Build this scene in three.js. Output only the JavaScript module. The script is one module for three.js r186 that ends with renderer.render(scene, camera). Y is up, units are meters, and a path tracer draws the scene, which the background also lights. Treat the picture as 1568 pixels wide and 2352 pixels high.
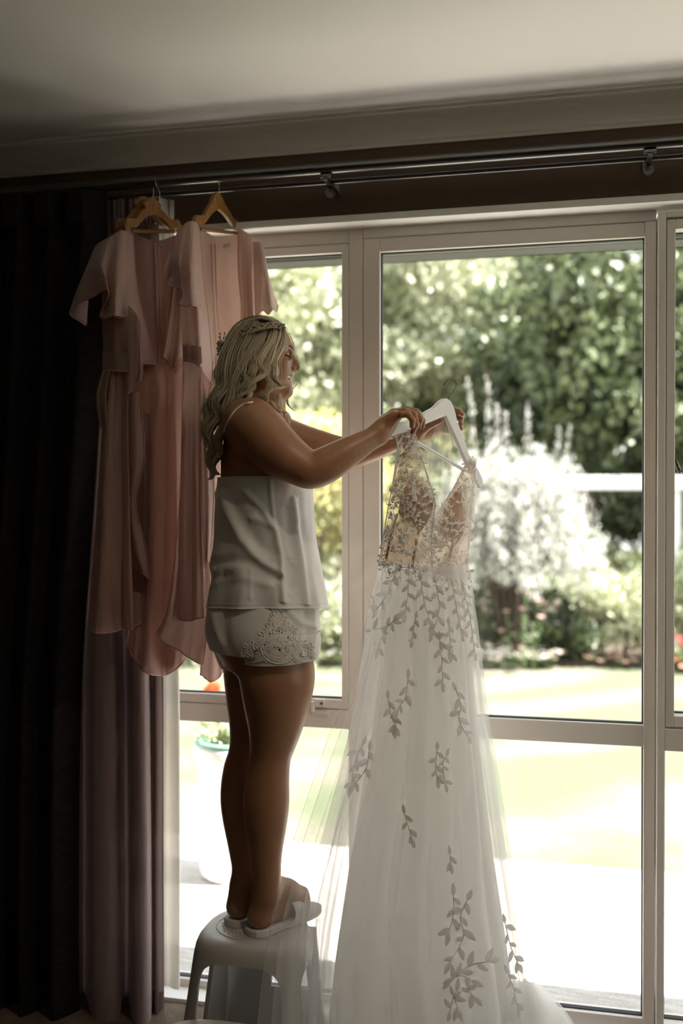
import * as THREE from 'three';
import { RectAreaLightUniformsLib } from 'three/addons/lights/RectAreaLightUniformsLib.js';
import { RoundedBoxGeometry } from 'three/addons/geometries/RoundedBoxGeometry.js';
import { ImprovedNoise } from 'three/addons/math/ImprovedNoise.js';
import { mergeGeometries } from 'three/addons/utils/BufferGeometryUtils.js';
import { Brush, Evaluator, SUBTRACTION } from 'three-bvh-csg';

// ---------------------------------------------------------------- camera, sky, sun, exposure
const scene = new THREE.Scene();
const FOCAL = 2287, FRAME_W = 1568, FRAME_H = 2352;
const camera = new THREE.PerspectiveCamera(2 * Math.atan(FRAME_H / 2 / FOCAL) * 180 / Math.PI, FRAME_W / FRAME_H, 0.05, 300);
const EYE = new THREE.Vector3(0, 1.57, 3.12), YAW = 12.88 * Math.PI / 180, PITCH = Math.atan(21 / FOCAL);
camera.position.copy(EYE);
camera.rotation.set(-PITCH, YAW, 0, 'YXZ');
camera.focus = 2.74;
camera.userData.fStop = 1.35;
camera.updateMatrixWorld(true);
scene.add(camera);

const renderer = new THREE.WebGLRenderer({ antialias: true });
renderer.toneMapping = THREE.LinearToneMapping;
renderer.toneMappingExposure = 4.1;
renderer.shadowMap.enabled = true;

const SUN = new THREE.Vector3(0.50, 0.86, -0.065).normalize();
{ // bright hazy summer sky
  const w = 512, h = 256, px = new Float32Array(w * h * 4);
  for (let y = 0; y < h; y++) for (let x = 0; x < w; x++) {
    const el = ((y + 0.5) / h - 0.5) * Math.PI, az = ((x + 0.5) / w - 0.5) * 2 * Math.PI, up = Math.max(0, Math.sin(el));
    const cos = Math.cos(el) * Math.cos(az) * SUN.x + Math.sin(el) * SUN.y + Math.cos(el) * Math.sin(az) * SUN.z, glow = 0.55 * Math.pow(Math.max(0, cos), 6);
    const k = Math.pow(1 - up, 2.2), b = 1.0;
    px.set([b * (0.62 + 0.40 * k + glow), b * (0.70 + 0.31 * k + glow * 0.95), b * (0.80 + 0.16 * k + glow * 0.82), 1], (y * w + x) * 4);
  }
  const t = new THREE.DataTexture(px, w, h, THREE.RGBAFormat, THREE.FloatType);
  t.mapping = THREE.EquirectangularReflectionMapping; t.magFilter = t.minFilter = THREE.LinearFilter; t.wrapS = THREE.RepeatWrapping; t.needsUpdate = true;
  scene.background = t; scene.environment = t;
  scene.backgroundIntensity = scene.environmentIntensity = 0.75;
}
const sun = new THREE.DirectionalLight(new THREE.Color(1.0, 0.965, 0.915), 9.0);
sun.name = 'sun';
sun.position.copy(SUN).multiplyScalar(30);
sun.castShadow = true;
sun.shadow.mapSize.set(4096, 4096);
sun.shadow.radius = 1;
Object.assign(sun.shadow.camera, { left: -16, right: 16, top: 16, bottom: -16, near: 1, far: 80 });
scene.add(sun, sun.target);

// ---------------------------------------------------------------- helpers
const V = (x, y, z) => new THREE.Vector3(x, y, z);
const C3 = (r, g, b) => new THREE.Color().setRGB(r, g, b);
function rngOf(seed) { let a = seed >>> 0; return () => { a = (a + 0x6D2B79F5) | 0; let t = Math.imul(a ^ (a >>> 15), 1 | a); t = (t + Math.imul(t ^ (t >>> 7), 61 | t)) ^ t; return ((t ^ (t >>> 14)) >>> 0) / 4294967296; }; }
const perlin = new ImprovedNoise();
const noise3 = (x, y, z) => perlin.noise(x, y, z);
const clamp = THREE.MathUtils.clamp, lerp = THREE.MathUtils.lerp, smooth = THREE.MathUtils.smoothstep;
const RIGHT = V(Math.cos(YAW), 0, -Math.sin(YAW)), AHEAD = V(-Math.sin(YAW) * Math.cos(PITCH), -Math.sin(PITCH), -Math.cos(YAW) * Math.cos(PITCH)), UPWARD = RIGHT.clone().cross(AHEAD);
// a measured spot of the place: sight line (x, y) followed for a distance in metres
const at = (x, y, d) => EYE.clone().addScaledVector(AHEAD, d).addScaledVector(RIGHT, d * (x - FRAME_W / 2) / FOCAL).addScaledVector(UPWARD, -d * (y - FRAME_H / 2) / FOCAL);

const taken = new Map();
function numbered(name) { const n = taken.get(name) ?? 0; taken.set(name, n + 1); return n ? `${name}_${String(n).padStart(3, '0')}` : name; }
function tag(o, label, category, group, kind) { if (label) o.userData.label = label; if (category) o.userData.category = category; if (group) o.userData.group = group; if (kind) o.userData.kind = kind; return o; }
function thing(name, label, category, pos, group) { const o = new THREE.Group(); o.name = numbered(name); if (pos) o.position.copy(pos); scene.add(o); return tag(o, label, category, group); }
function struct(name, label, category) { const o = new THREE.Group(); o.name = name; scene.add(o); return tag(o, label, category, null, 'structure'); }
function part(parent, name, geo, mat, label) { const m = new THREE.Mesh(geo, mat); m.name = name; m.castShadow = m.receiveShadow = true; parent.add(m); if (label) m.userData.label = label; return m; }
function copyOf(o, label) { const c = o.clone(); c.name = numbered(o.name.replace(/_\d{3}$/, '')); c.userData = { ...o.userData }; if (label) c.userData.label = label; scene.add(c); return c; }
function box(x0, x1, y0, y1, z0, z1, r = 0) {
  const g = r ? new RoundedBoxGeometry(x1 - x0, y1 - y0, z1 - z0, 2, r) : new THREE.BoxGeometry(x1 - x0, y1 - y0, z1 - z0);
  return g.translate((x0 + x1) / 2, (y0 + y1) / 2, (z0 + z1) / 2);
}
function merged(list) {
  const flat = list.map((g) => { const h = g.index ? g.toNonIndexed() : g.clone(); for (const k of Object.keys(h.attributes)) if (!['position', 'normal', 'uv', 'color'].includes(k)) h.deleteAttribute(k); return h; });
  const hasUv = flat.every((g) => g.attributes.uv), hasC = flat.every((g) => g.attributes.color);
  for (const g of flat) { if (!hasUv) g.deleteAttribute('uv'); if (!hasC) g.deleteAttribute('color'); }
  return mergeGeometries(flat);
}
function gridGeometry(rows, uvScale = 1, closed = false) {
  const nv = rows.length, nu = rows[0].length, pos = [], uv = [], idx = [];
  for (let j = 0; j < nv; j++) for (let i = 0; i < nu; i++) { const p = rows[j][i]; pos.push(p.x, p.y, p.z); uv.push(i / (nu - 1) * uvScale, j / (nv - 1) * uvScale); }
  for (let j = 0; j < nv - 1; j++) for (let i = 0; i < nu - 1; i++) { const a = j * nu + i, b = a + 1, c = a + nu, d = c + 1; idx.push(a, c, b, b, c, d); }
  const g = new THREE.BufferGeometry();
  g.setAttribute('position', new THREE.Float32BufferAttribute(pos, 3));
  g.setAttribute('uv', new THREE.Float32BufferAttribute(uv, 2));
  g.setIndex(idx);
  g.computeVertexNormals();
  if (closed) { const n = g.attributes.normal; for (let j = 0; j < nv; j++) { const a = j * nu, b = a + nu - 1, v = V(n.getX(a) + n.getX(b), n.getY(a) + n.getY(b), n.getZ(a) + n.getZ(b)).normalize(); n.setXYZ(a, v.x, v.y, v.z); n.setXYZ(b, v.x, v.y, v.z); } }
  return g;
}
const cr = (a, b, c, d, t) => 0.5 * (2 * b + (c - a) * t + (2 * a - 5 * b + 4 * c - d) * t * t + (3 * b - a - 3 * c + d) * t * t * t);
function along(list, t, closed) { // Catmull-Rom through Vector3s
  const n = list.length, m = closed ? n : n - 1, s = clamp(t, 0, 1) * m, k = Math.min(Math.floor(s), m - 1), f = s - k;
  const g = (i) => closed ? list[(i % n + n) % n] : list[clamp(i, 0, n - 1)], a = g(k - 1), b = g(k), c = g(k + 1), d = g(k + 2);
  return V(cr(a.x, b.x, c.x, d.x, f), cr(a.y, b.y, c.y, d.y, f), cr(a.z, b.z, c.z, d.z, f));
}
// a cloth through a net of points: ctrl[row][column]
function netRows(ctrl, nu, nv, { closed = false, bend } = {}) {
  const cols = [];
  for (let i = 0; i <= nu; i++) cols.push(ctrl.map((row) => along(row, i / nu, closed)));
  const rows = [];
  for (let j = 0; j <= nv; j++) { const r = []; for (let i = 0; i <= nu; i++) { const p = along(cols[i], j / nv); r.push(bend ? bend(p, i / nu, j / nv) : p); } rows.push(r); }
  return rows;
}
function tube(points, radius, sides = 6, segs = 0, flat = 1, hint) {
  segs = segs || points.length * 4;
  const ps = []; for (let k = 0; k <= segs; k++) ps.push(along(points, k / segs));
  const pos = [], idx = []; let n = null;
  for (let k = 0; k <= segs; k++) {
    const t = ps[Math.min(k + 1, segs)].clone().sub(ps[Math.max(k - 1, 0)]).normalize();
    if (!n) { n = hint ? hint.clone() : (Math.abs(t.y) < 0.9 ? V(0, 1, 0) : V(1, 0, 0)); }
    n = n.clone().addScaledVector(t, -n.dot(t)).normalize();
    const b = t.clone().cross(n), r = typeof radius === 'function' ? radius(k / segs) : radius;
    for (let s = 0; s < sides; s++) { const a = s / sides * 2 * Math.PI, q = ps[k].clone().addScaledVector(n, Math.cos(a) * r * flat).addScaledVector(b, Math.sin(a) * r); pos.push(q.x, q.y, q.z); }
  }
  for (let k = 0; k < segs; k++) for (let s = 0; s < sides; s++) { const a = k * sides + s, b = k * sides + (s + 1) % sides; idx.push(a, b, a + sides, b, b + sides, a + sides); }
  for (const [k, rev] of [[0, true], [segs, false]]) { const c = pos.length / 3, p = ps[k]; pos.push(p.x, p.y, p.z); for (let s = 0; s < sides; s++) { const a = k * sides + s, b = k * sides + (s + 1) % sides; rev ? idx.push(c, b, a) : idx.push(c, a, b); } }
  const g = new THREE.BufferGeometry();
  g.setAttribute('position', new THREE.Float32BufferAttribute(pos, 3)); g.setIndex(idx); g.computeVertexNormals();
  return g;
}
function rod(a, b, r, sides = 16) { const d = b.clone().sub(a), g = new THREE.CylinderGeometry(r, r, d.length(), sides); g.applyQuaternion(new THREE.Quaternion().setFromUnitVectors(V(0, 1, 0), d.clone().normalize())); return g.translate((a.x + b.x) / 2, (a.y + b.y) / 2, (a.z + b.z) / 2); }
function noiseTexture(size, fn, srgb = true) {
  const d = new Uint8Array(size * size * 4);
  for (let y = 0; y < size; y++) for (let x = 0; x < size; x++) { const c = fn(x / size, y / size), o = (y * size + x) * 4; for (let k = 0; k < 3; k++) d[o + k] = clamp(c[k], 0, 1) * 255; d[o + 3] = 255; }
  const t = new THREE.DataTexture(d, size, size);
  t.wrapS = t.wrapT = THREE.RepeatWrapping; t.magFilter = THREE.LinearFilter; t.minFilter = THREE.LinearMipmapLinearFilter; t.generateMipmaps = true; t.needsUpdate = true;
  if (srgb) t.colorSpace = THREE.SRGBColorSpace;
  return t;
}
// noise that repeats over one texture
const wrapNoise = (u, v, f, s) => { const a = u * 2 * Math.PI, b = v * 2 * Math.PI, r = f / (2 * Math.PI); return noise3(Math.cos(a) * r + s, Math.sin(a) * r + Math.cos(b) * r * 1.3, Math.sin(b) * r * 1.3 + s * 1.7); };
const grainTexture = (size, seed, amount = 0.5) => { const R = rngOf(seed); return noiseTexture(size, () => { const v = 0.5 + (R() - 0.5) * amount; return [v, v, v]; }, false); };
const std = (color, roughness, more = {}) => new THREE.MeshPhysicalMaterial({ color, roughness, side: THREE.DoubleSide, ...more });
// ---------------------------------------------------------------- the room
const FLOOR = -0.06, CEIL = 2.75, WALL = 0.07, ROOM = { x0: -2.5, x1: 2.7, z1: 4.7 };
const paintGrain = grainTexture(256, 3, 0.6); paintGrain.repeat.set(6, 6);
const M = {
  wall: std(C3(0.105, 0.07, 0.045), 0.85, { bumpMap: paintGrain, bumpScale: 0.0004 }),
  roomWall: std(C3(0.66, 0.62, 0.58), 0.9),
  ceiling: std(C3(0.85, 0.825, 0.785), 0.9),
  cornice: std(C3(0.72, 0.68, 0.62), 0.7),
  liner: std(C3(0.82, 0.80, 0.76), 0.45),
  alu: std(C3(0.78, 0.72, 0.665), 0.32, { bumpMap: paintGrain, bumpScale: 0.00008 }),
  gasket: std(C3(0.012, 0.014, 0.018), 0.6),
  glass: new THREE.MeshPhysicalMaterial({ color: 0xffffff, roughness: 0, transmission: 1, thickness: 0, ior: 1.5, side: THREE.DoubleSide }),
  steel: std(C3(0.15, 0.145, 0.14), 0.30, { metalness: 1 }),
  chrome: std(C3(0.6, 0.6, 0.6), 0.2, { metalness: 1 }),
  whitePlastic: std(C3(0.72, 0.70, 0.68), 0.4),
};
{
  const carpetTex = noiseTexture(256, (() => { const R = rngOf(8); return (u, v) => { const n = wrapNoise(u, v, 9, 2) * 0.12, g = (R() - 0.5) * 0.28, k = 0.62 + n + g; return [k, k * 0.88, k * 0.74]; }; })());
  carpetTex.repeat.set(9, 9);
  const carpet = std(C3(0.40, 0.40, 0.40), 1, { map: carpetTex, bumpMap: carpetTex, bumpScale: 0.004, sheen: 0.3, sheenColor: C3(0.4, 0.36, 0.3) });
  const f = struct('floor', 'beige looped carpet floor of the room', 'floor');
  part(f, 'carpet', new THREE.PlaneGeometry(ROOM.x1 - ROOM.x0, ROOM.z1 - 0.02).rotateX(-Math.PI / 2).translate((ROOM.x0 + ROOM.x1) / 2, FLOOR, (ROOM.z1 + 0.02) / 2 ), carpet);
  part(f, 'slab', box(ROOM.x0 - 0.15, ROOM.x1 + 0.15, FLOOR - 0.12, FLOOR - 0.002, 0.0, ROOM.z1 + 0.15), M.roomWall);
  const c = struct('ceiling', 'smooth off white plaster ceiling', 'ceiling');
  part(c, 'plasterboard', box(ROOM.x0 - 0.15, ROOM.x1 + 0.15, CEIL, CEIL + 0.12, -0.12, ROOM.z1 + 0.15), M.ceiling);
  const side = (name, label, g, m) => { const o = struct(name, label, 'wall'); part(o, 'wall_panel', g, m); return o; };
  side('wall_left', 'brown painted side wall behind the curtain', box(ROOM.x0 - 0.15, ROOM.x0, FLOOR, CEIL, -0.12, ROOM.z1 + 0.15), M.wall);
  { // side wall with a wide glazed opening, out of view, that lights the room from that side
    const SZ0 = 0.55, SZ1 = 2.0, SY = 2.30, o = struct('wall_right', 'brown side wall with a wide glazed opening', 'wall');
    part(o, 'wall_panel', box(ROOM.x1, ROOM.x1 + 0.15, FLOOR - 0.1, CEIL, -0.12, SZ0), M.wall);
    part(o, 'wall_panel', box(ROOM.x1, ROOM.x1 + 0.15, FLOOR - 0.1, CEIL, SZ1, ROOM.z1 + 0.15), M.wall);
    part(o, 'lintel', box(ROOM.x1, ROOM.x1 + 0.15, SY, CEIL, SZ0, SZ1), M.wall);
    const d = struct('door_1', 'wide glazed sliding door in the side wall', 'door');
    for (const [z0, z1] of [[SZ0, (SZ0 + SZ1) / 2], [(SZ0 + SZ1) / 2, SZ1]]) {
      part(d, 'door_frame', merged([box(ROOM.x1 + 0.04, ROOM.x1 + 0.09, FLOOR, SY, z0, z0 + 0.06), box(ROOM.x1 + 0.04, ROOM.x1 + 0.09, FLOOR, SY, z1 - 0.06, z1), box(ROOM.x1 + 0.04, ROOM.x1 + 0.09, FLOOR, FLOOR + 0.08, z0, z1), box(ROOM.x1 + 0.04, ROOM.x1 + 0.09, SY - 0.06, SY, z0, z1)]), M.alu);
      part(d, 'pane', new THREE.PlaneGeometry(z1 - z0 - 0.1, SY - FLOOR - 0.12).rotateY(Math.PI / 2).translate(ROOM.x1 + 0.065, (SY + FLOOR) / 2, (z0 + z1) / 2), M.glass);
    }
  }
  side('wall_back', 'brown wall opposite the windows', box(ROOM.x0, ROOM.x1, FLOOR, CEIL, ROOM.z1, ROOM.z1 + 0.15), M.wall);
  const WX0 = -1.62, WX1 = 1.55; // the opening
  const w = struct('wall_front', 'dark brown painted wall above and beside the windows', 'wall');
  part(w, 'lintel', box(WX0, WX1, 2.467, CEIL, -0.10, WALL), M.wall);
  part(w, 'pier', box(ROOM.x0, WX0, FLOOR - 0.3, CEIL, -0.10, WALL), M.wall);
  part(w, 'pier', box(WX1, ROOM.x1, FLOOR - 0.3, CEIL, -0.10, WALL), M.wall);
  part(w, 'plinth', box(WX0, WX1, FLOOR - 0.3, FLOOR - 0.008, -0.10, WALL), M.wall);
  // cove cornice along the window wall
  const prof = [];
  prof.push([WALL, 2.672], [WALL + 0.006, 2.672], [WALL + 0.008, 2.680]);
  for (let k = 0; k <= 8; k++) { const a = k / 8 * Math.PI / 2; prof.push([WALL + 0.012 + 0.078 * (1 - Math.cos(a)), 2.684 + 0.056 * Math.sin(a)]); }
  prof.push([WALL + 0.098, 2.742], [WALL + 0.100, CEIL], [WALL, CEIL]);
  const sh = new THREE.Shape(prof.map(([z, y]) => new THREE.Vector2(z, y)));
  const cg = new THREE.ExtrudeGeometry(sh, { depth: ROOM.x1 - ROOM.x0, bevelEnabled: false }).rotateY(-Math.PI / 2).translate(ROOM.x1, 0, 0);
  // rotateY(-90): shape x -> +z, depth z -> -x
  const t1 = struct('trim_1', 'pale cove cornice between ceiling and window wall', 'cornice');
  part(t1, 'cornice', cg, M.cornice);
  const t2 = struct('trim_2', 'white timber reveal lining round the windows', 'trim');
  part(t2, 'head_lining', box(WX0, WX1, 2.445, 2.467, -0.055, 0.085, 0.002), M.liner);
  part(t2, 'jamb_lining', box(WX0, WX0 + 0.02, FLOOR, 2.445, -0.055, 0.085, 0.002), M.liner);
  part(t2, 'jamb_lining', box(WX1 - 0.02, WX1, FLOOR, 2.445, -0.055, 0.085, 0.002), M.liner);
  part(t2, 'sill_board', box(WX0, WX1, FLOOR - 0.02, FLOOR + 0.012, -0.055, 0.085, 0.002), M.liner);
  // ---- windows: bars with rounded edges, black gasket, panes
  const F0 = -0.055, F1 = 0.0; // frame depth
  const bars = (g, name, list, m = M.alu) => list.map((b) => part(g, name, box(...b, 0.0025), m));
  const pane = (g, x0, x1, y0, y1, z) => {
    part(g, 'pane', new THREE.PlaneGeometry(x1 - x0 + 0.012, y1 - y0 + 0.012).translate((x0 + x1) / 2, (y0 + y1) / 2, z), M.glass);
    const k = 0.0035, zz = [z - 0.006, z + 0.014];
    part(g, 'gasket', merged([box(x0, x0 + k, y0, y1, ...zz), box(x1 - k, x1, y0, y1, ...zz), box(x0, x1, y0, y0 + k, ...zz), box(x0, x1, y1 - k, y1, ...zz)]), M.gasket);
  };
  const w1 = struct('window_1', 'window with an awning sash over a fixed pane, beside the curtain', 'window');
  bars(w1, 'frame', [[-1.60, -1.55, FLOOR, 2.445, F0, F1], [-0.69, -0.643, FLOOR, 2.445, F0, F1], [-1.55, -0.69, 2.402, 2.445, F0, F1], [-1.55, -0.69, FLOOR, -0.024, F0, F1]]);
  bars(w1, 'transom', [[-1.55, -0.69, 0.842, 0.903, F0, F1]]);
  bars(w1, 'sash_frame', [[-1.55, -1.528, 0.907, 2.398, F0 + 0.01, F1 + 0.004], [-0.712, -0.6905, 0.907, 2.398, F0 + 0.01, F1 + 0.004], [-1.528, -0.712, 2.372, 2.398, F0 + 0.01, F1 + 0.004], [-1.528, -0.712, 0.907, 0.936, F0 + 0.01, F1 + 0.004]]);
  pane(w1, -1.528, -0.712, 0.936, 2.372, -0.03);
  pane(w1, -1.55, -0.69, -0.024, 0.842, -0.03);
  { // awning catch on the bottom rail
    const c = part(w1, 'window_catch', merged([box(-0.80, -0.765, 0.912, 0.937, 0.004, 0.018, 0.004), box(-0.812, -0.755, 0.886, 0.902, 0.0, 0.012, 0.003), box(-0.812, -0.80, 0.895, 0.93, 0.003, 0.022, 0.003)]), M.whitePlastic, 'white plastic window catch');
    part(c, 'screw', new THREE.CylinderGeometry(0.004, 0.004, 0.006, 12).rotateX(Math.PI / 2).translate(-0.775, 0.925, 0.019), M.steel);
  }
  const w2 = struct('window_2', 'large fixed window with a low transom behind the wedding dress', 'window');
  bars(w2, 'frame', [[-0.6415, -0.588, FLOOR, 2.412, F0, F1 + 0.002], [0.219, 0.252, FLOOR, 2.412, F0, F1 + 0.006], [-0.6415, 0.252, 2.413, 2.445, F0, F1 + 0.004], [-0.588, 0.219, 2.368, 2.412, F0, F1], [-0.588, 0.219, FLOOR, 0.012, F0, F1]]);
  bars(w2, 'transom', [[-0.588, 0.219, 0.835, 0.900, F0, F1]]);
  pane(w2, -0.588, 0.219, 0.900, 2.368, -0.03);
  pane(w2, -0.588, 0.219, 0.012, 0.835, -0.03);
  const w3 = struct('window_3', 'casement window beside the large fixed window', 'window');
  bars(w3, 'frame', [[0.2545, 0.2765, FLOOR, 2.428, F0, F1 + 0.040], [1.48, 1.53, FLOOR, 2.445, F0, F1 + 0.040], [0.2765, 1.48, 2.412, 2.428, F0, F1 + 0.040], [0.2765, 1.48, FLOOR, 0.012, F0, F1 + 0.040]]);
  bars(w3, 'transom', [[0.2765, 1.48, 0.835, 0.900, F0, F1 + 0.038]]);
  bars(w3, 'sash_frame', [[0.2795, 0.304, 0.905, 2.408, F0 + 0.01, F1 + 0.030], [1.45, 1.477, 0.905, 2.408, F0 + 0.01, F1 + 0.030], [0.304, 1.45, 2.378, 2.408, F0 + 0.01, F1 + 0.030], [0.304, 1.45, 0.905, 0.938, F0 + 0.01, F1 + 0.030]]);
  pane(w3, 0.305, 1.45, 0.938, 2.378, -0.03);
  pane(w3, 0.279, 1.48, 0.012, 0.835, -0.03);
  { // small speckled ornament stuck to the casement pane
    const c = V(0.316, 1.682, -0.026), o = thing('pane_ornament', 'small black and white speckled feather shaped ornament on the casement pane', 'ornament', c), sh = new THREE.Shape();
    sh.setFromPoints(new THREE.SplineCurve([[-0.001, 0.026], [0.005, 0.014], [0.0065, -0.004], [0.004, -0.02], [0.001, -0.03], [-0.005, -0.018], [-0.0068, 0.0], [-0.005, 0.016], [-0.001, 0.026]].map((q) => new THREE.Vector2(...q))).getPoints(40));
    part(o, 'body', new THREE.ExtrudeGeometry(sh, { depth: 0.0015, bevelEnabled: false }).rotateZ(0.42), M.liner);
    const R = rngOf(9), dots = []; for (let k = 0; k < 22; k++) dots.push(new THREE.SphereGeometry(0.0013 + R() * 0.0016, 8, 6).scale(1, 1.4, 0.3).translate((R() - 0.5) * 0.007, 0.018 - k * 0.0019, 0.0018).rotateZ(0.42));
    part(o, 'speckles', merged(dots), M.gasket).userData.kind = 'stuff';
  }
}
// ---- curtain rods on brackets
{
  const bracket = (g, x) => {
    const b = part(g, 'bracket', merged([
      box(x - 0.012, x + 0.012, 2.535, 2.565, WALL, WALL + 0.006, 0.002), box(x - 0.007, x + 0.007, 2.536, 2.545, WALL, 0.215, 0.002),
      box(x - 0.018, x + 0.018, 2.545, 2.557, 0.188, 0.214, 0.003), new THREE.CylinderGeometry(0.016, 0.016, 0.012, 20).rotateX(Math.PI / 2).translate(x, 2.522, 0.142), box(x - 0.009, x + 0.009, 2.522, 2.548, 0.134, 0.149, 0.002)]), M.steel);
    return b;
  };
  const r1 = thing('curtain_rod', 'thick dark steel curtain rod along the window wall', 'curtain rod');
  part(r1, 'pole', rod(V(-2.35, 2.576, 0.20), V(1.9, 2.576, 0.20), 0.0175, 24), M.steel);
  for (const x of [-0.715, 0.218, 1.2]) bracket(r1, x);
  const r2 = thing('curtain_rod', 'thin dark steel curtain rod nearer the wall, under the thick rod', 'curtain rod');
  part(r2, 'pole', rod(V(-2.35, 2.557, 0.135), V(1.9, 2.557, 0.135), 0.0095, 20), M.steel);
}
// ---------------------------------------------------------------- outside: eave, terrace, lawn, garden
const GROUND = -0.15;
{
  const eave = struct('roof_eave', 'white roof eave with grey gutter above the windows', 'eave');
  const white = std(C3(0.72, 0.70, 0.66), 0.6), grey = std(C3(0.06, 0.06, 0.055), 0.5);
  part(eave, 'soffit', box(-6, 6, 2.53, 2.545, -0.56, -0.10), white);
  part(eave, 'fascia', box(-6, 6, 2.505, 2.88, -0.585, -0.56), grey);
  part(eave, 'gutter', merged([box(-6, 6, 2.50, 2.61, -0.70, -0.69), box(-6, 6, 2.50, 2.51, -0.70, -0.585), box(-6, 6, 2.60, 2.61, -0.71, -0.69)]), grey);
  part(eave, 'roofing', box(-6, 6, 2.88, 2.93, -0.66, 5.2), grey);
  part(eave, 'outer_wall', merged([box(-6, -2.66, GROUND, 2.87, -0.12, 0.1), box(2.86, 6, GROUND, 2.87, -0.12, 0.1)]), white);
  part(eave, 'added_sun_shade_roof', box(2.85, 4.6, 2.56, 2.75, 0.1, 5.2), white);  // unseen roof added to keep direct sun out of the side door
  part(eave, 'added_sun_shade_post', box(4.42, 4.52, GROUND, 2.56, 4.9, 5.0), white);  // post holding up that added sun shade, also out of view
  const conc = noiseTexture(512, (() => { const R = rngOf(21); return (u, v) => { const k = 0.80 + (R() - 0.5) * 0.34 + wrapNoise(u, v, 14, 5) * 0.10; return [k, k * 0.985, k * 0.96]; }; })());
  conc.repeat.set(26, 4.5);
  const t = struct('terrace', 'pale exposed aggregate concrete terrace outside the windows', 'terrace');
  part(t, 'paving', box(-16, 16, GROUND - 0.1, GROUND, -1.72, -0.10), std(C3(0.86, 0.85, 0.83), 0.9, { map: conc, bumpMap: conc, bumpScale: 0.003 }));
  const lawnTex = noiseTexture(1024, (() => { const R = rngOf(5); return (u, v) => { const d = smooth(wrapNoise(u, v, 12, 1) + 0.5 * wrapNoise(u, v, 34, 3), -0.25, 0.45), n = (R() - 0.5) * 0.16; return [lerp(0.62, 0.80, d) + n, lerp(0.66, 0.76, d) + n, lerp(0.49, 0.66, d) + n * 0.85]; }; })());
  lawnTex.repeat.set(4, 2);
  const l = struct('lawn', 'sunlit patchy pale lawn beyond the terrace', 'lawn');
  part(l, 'turf', new THREE.PlaneGeometry(60, 34).rotateX(-Math.PI / 2).translate(0, GROUND - 0.015, -18.5), std(C3(0.20, 0.212, 0.20), 1, { map: lawnTex }));
  part(l, 'side_turf', new THREE.PlaneGeometry(28, 22).rotateX(-Math.PI / 2).translate(16.9, GROUND - 0.015, 9.5), std(C3(0.20, 0.212, 0.20), 1, { map: lawnTex }));
}
function instanced(parent, name, geo, mat, list, stuff = true) { // list: [position, quaternion, scale, color]
  const im = new THREE.InstancedMesh(geo, mat, list.length), m = new THREE.Matrix4();
  list.forEach(([p, q, s, c], i) => { im.setMatrixAt(i, m.compose(p, q, typeof s === 'number' ? V(s, s, s) : s)); im.setColorAt(i, c); });
  im.name = name; im.castShadow = im.receiveShadow = true; if (stuff) im.userData.kind = 'stuff';
  parent.add(im); return im;
}
function leafGeometry(len = 1, wide = 0.6, fold = 0.12) {
  const g = new THREE.BufferGeometry();
  const p = [0, 0, 0, -wide / 2, len * 0.45, fold, 0, len * 0.5, 0, wide / 2, len * 0.45, fold, 0, len, -fold];
  g.setAttribute('position', new THREE.Float32BufferAttribute(p, 3)); g.setIndex([0, 2, 1, 0, 3, 2, 1, 2, 4, 2, 3, 4]); g.computeVertexNormals(); return g;
}
const leafMat = new THREE.MeshPhysicalMaterial({ color: 0xffffff, roughness: 0.42, transmission: 0.38, thickness: 0, side: THREE.DoubleSide, specularIntensity: 0.9 });
const softLeaf = new THREE.MeshPhysicalMaterial({ color: 0xffffff, roughness: 0.95, transmission: 0.45, thickness: 0, side: THREE.DoubleSide });
const bark = std(C3(0.10, 0.075, 0.055), 0.95), paleBark = std(C3(0.45, 0.42, 0.38), 0.9);
const leafA = leafGeometry(), leafLong = leafGeometry(1, 0.28, 0.05), leafRound = leafGeometry(1, 0.85, 0.15);
const turn = new THREE.Quaternion(), eul = new THREE.Euler();
function rq(R, droop) { return turn.clone().setFromEuler(eul.set((R() - 0.5) * 2.6 + (droop ? Math.PI * 0.9 : 0), R() * 6.283, (R() - 0.5) * 1.6)); }
// a crown built of clumps: centres spread through an egg, leaves gathered round each
function crown(R, c, rx, ry, rz, { clumps = 60, leaves = 12000, size = 0.09, spread = 0.28, palette, droop = false, shellBias = 0.55 }) {
  const cs = [], out = [];
  for (let k = 0; k < clumps; k++) { const a = R() * 6.283, y = R() * 2 - 1, r = Math.sqrt(1 - y * y), d = Math.pow(R(), shellBias); cs.push([V(c.x + Math.cos(a) * r * d * rx, c.y + y * d * ry, c.z + Math.sin(a) * r * d * rz), 0.6 + R() * 0.8, R()]); }
  const g = () => (R() + R() + R() - 1.5) / 1.5;
  for (let k = 0; k < leaves; k++) {
    const [p, s, tone] = cs[Math.floor(R() * cs.length)], q = V(p.x + g() * spread * s * 1.6, p.y + g() * spread * s * 1.3 - (droop ? R() * R() * spread * 2.5 : 0), p.z + g() * spread * s * 1.6);
    const col = palette[Math.floor(clamp(tone * 0.6 + R() * 0.4, 0, 0.999) * palette.length)].clone().multiplyScalar(0.70 + R() * 0.42);
    out.push([q, rq(R, droop), size * (0.6 + R() * 0.8), col]);
  }
  return out;
}
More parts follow.
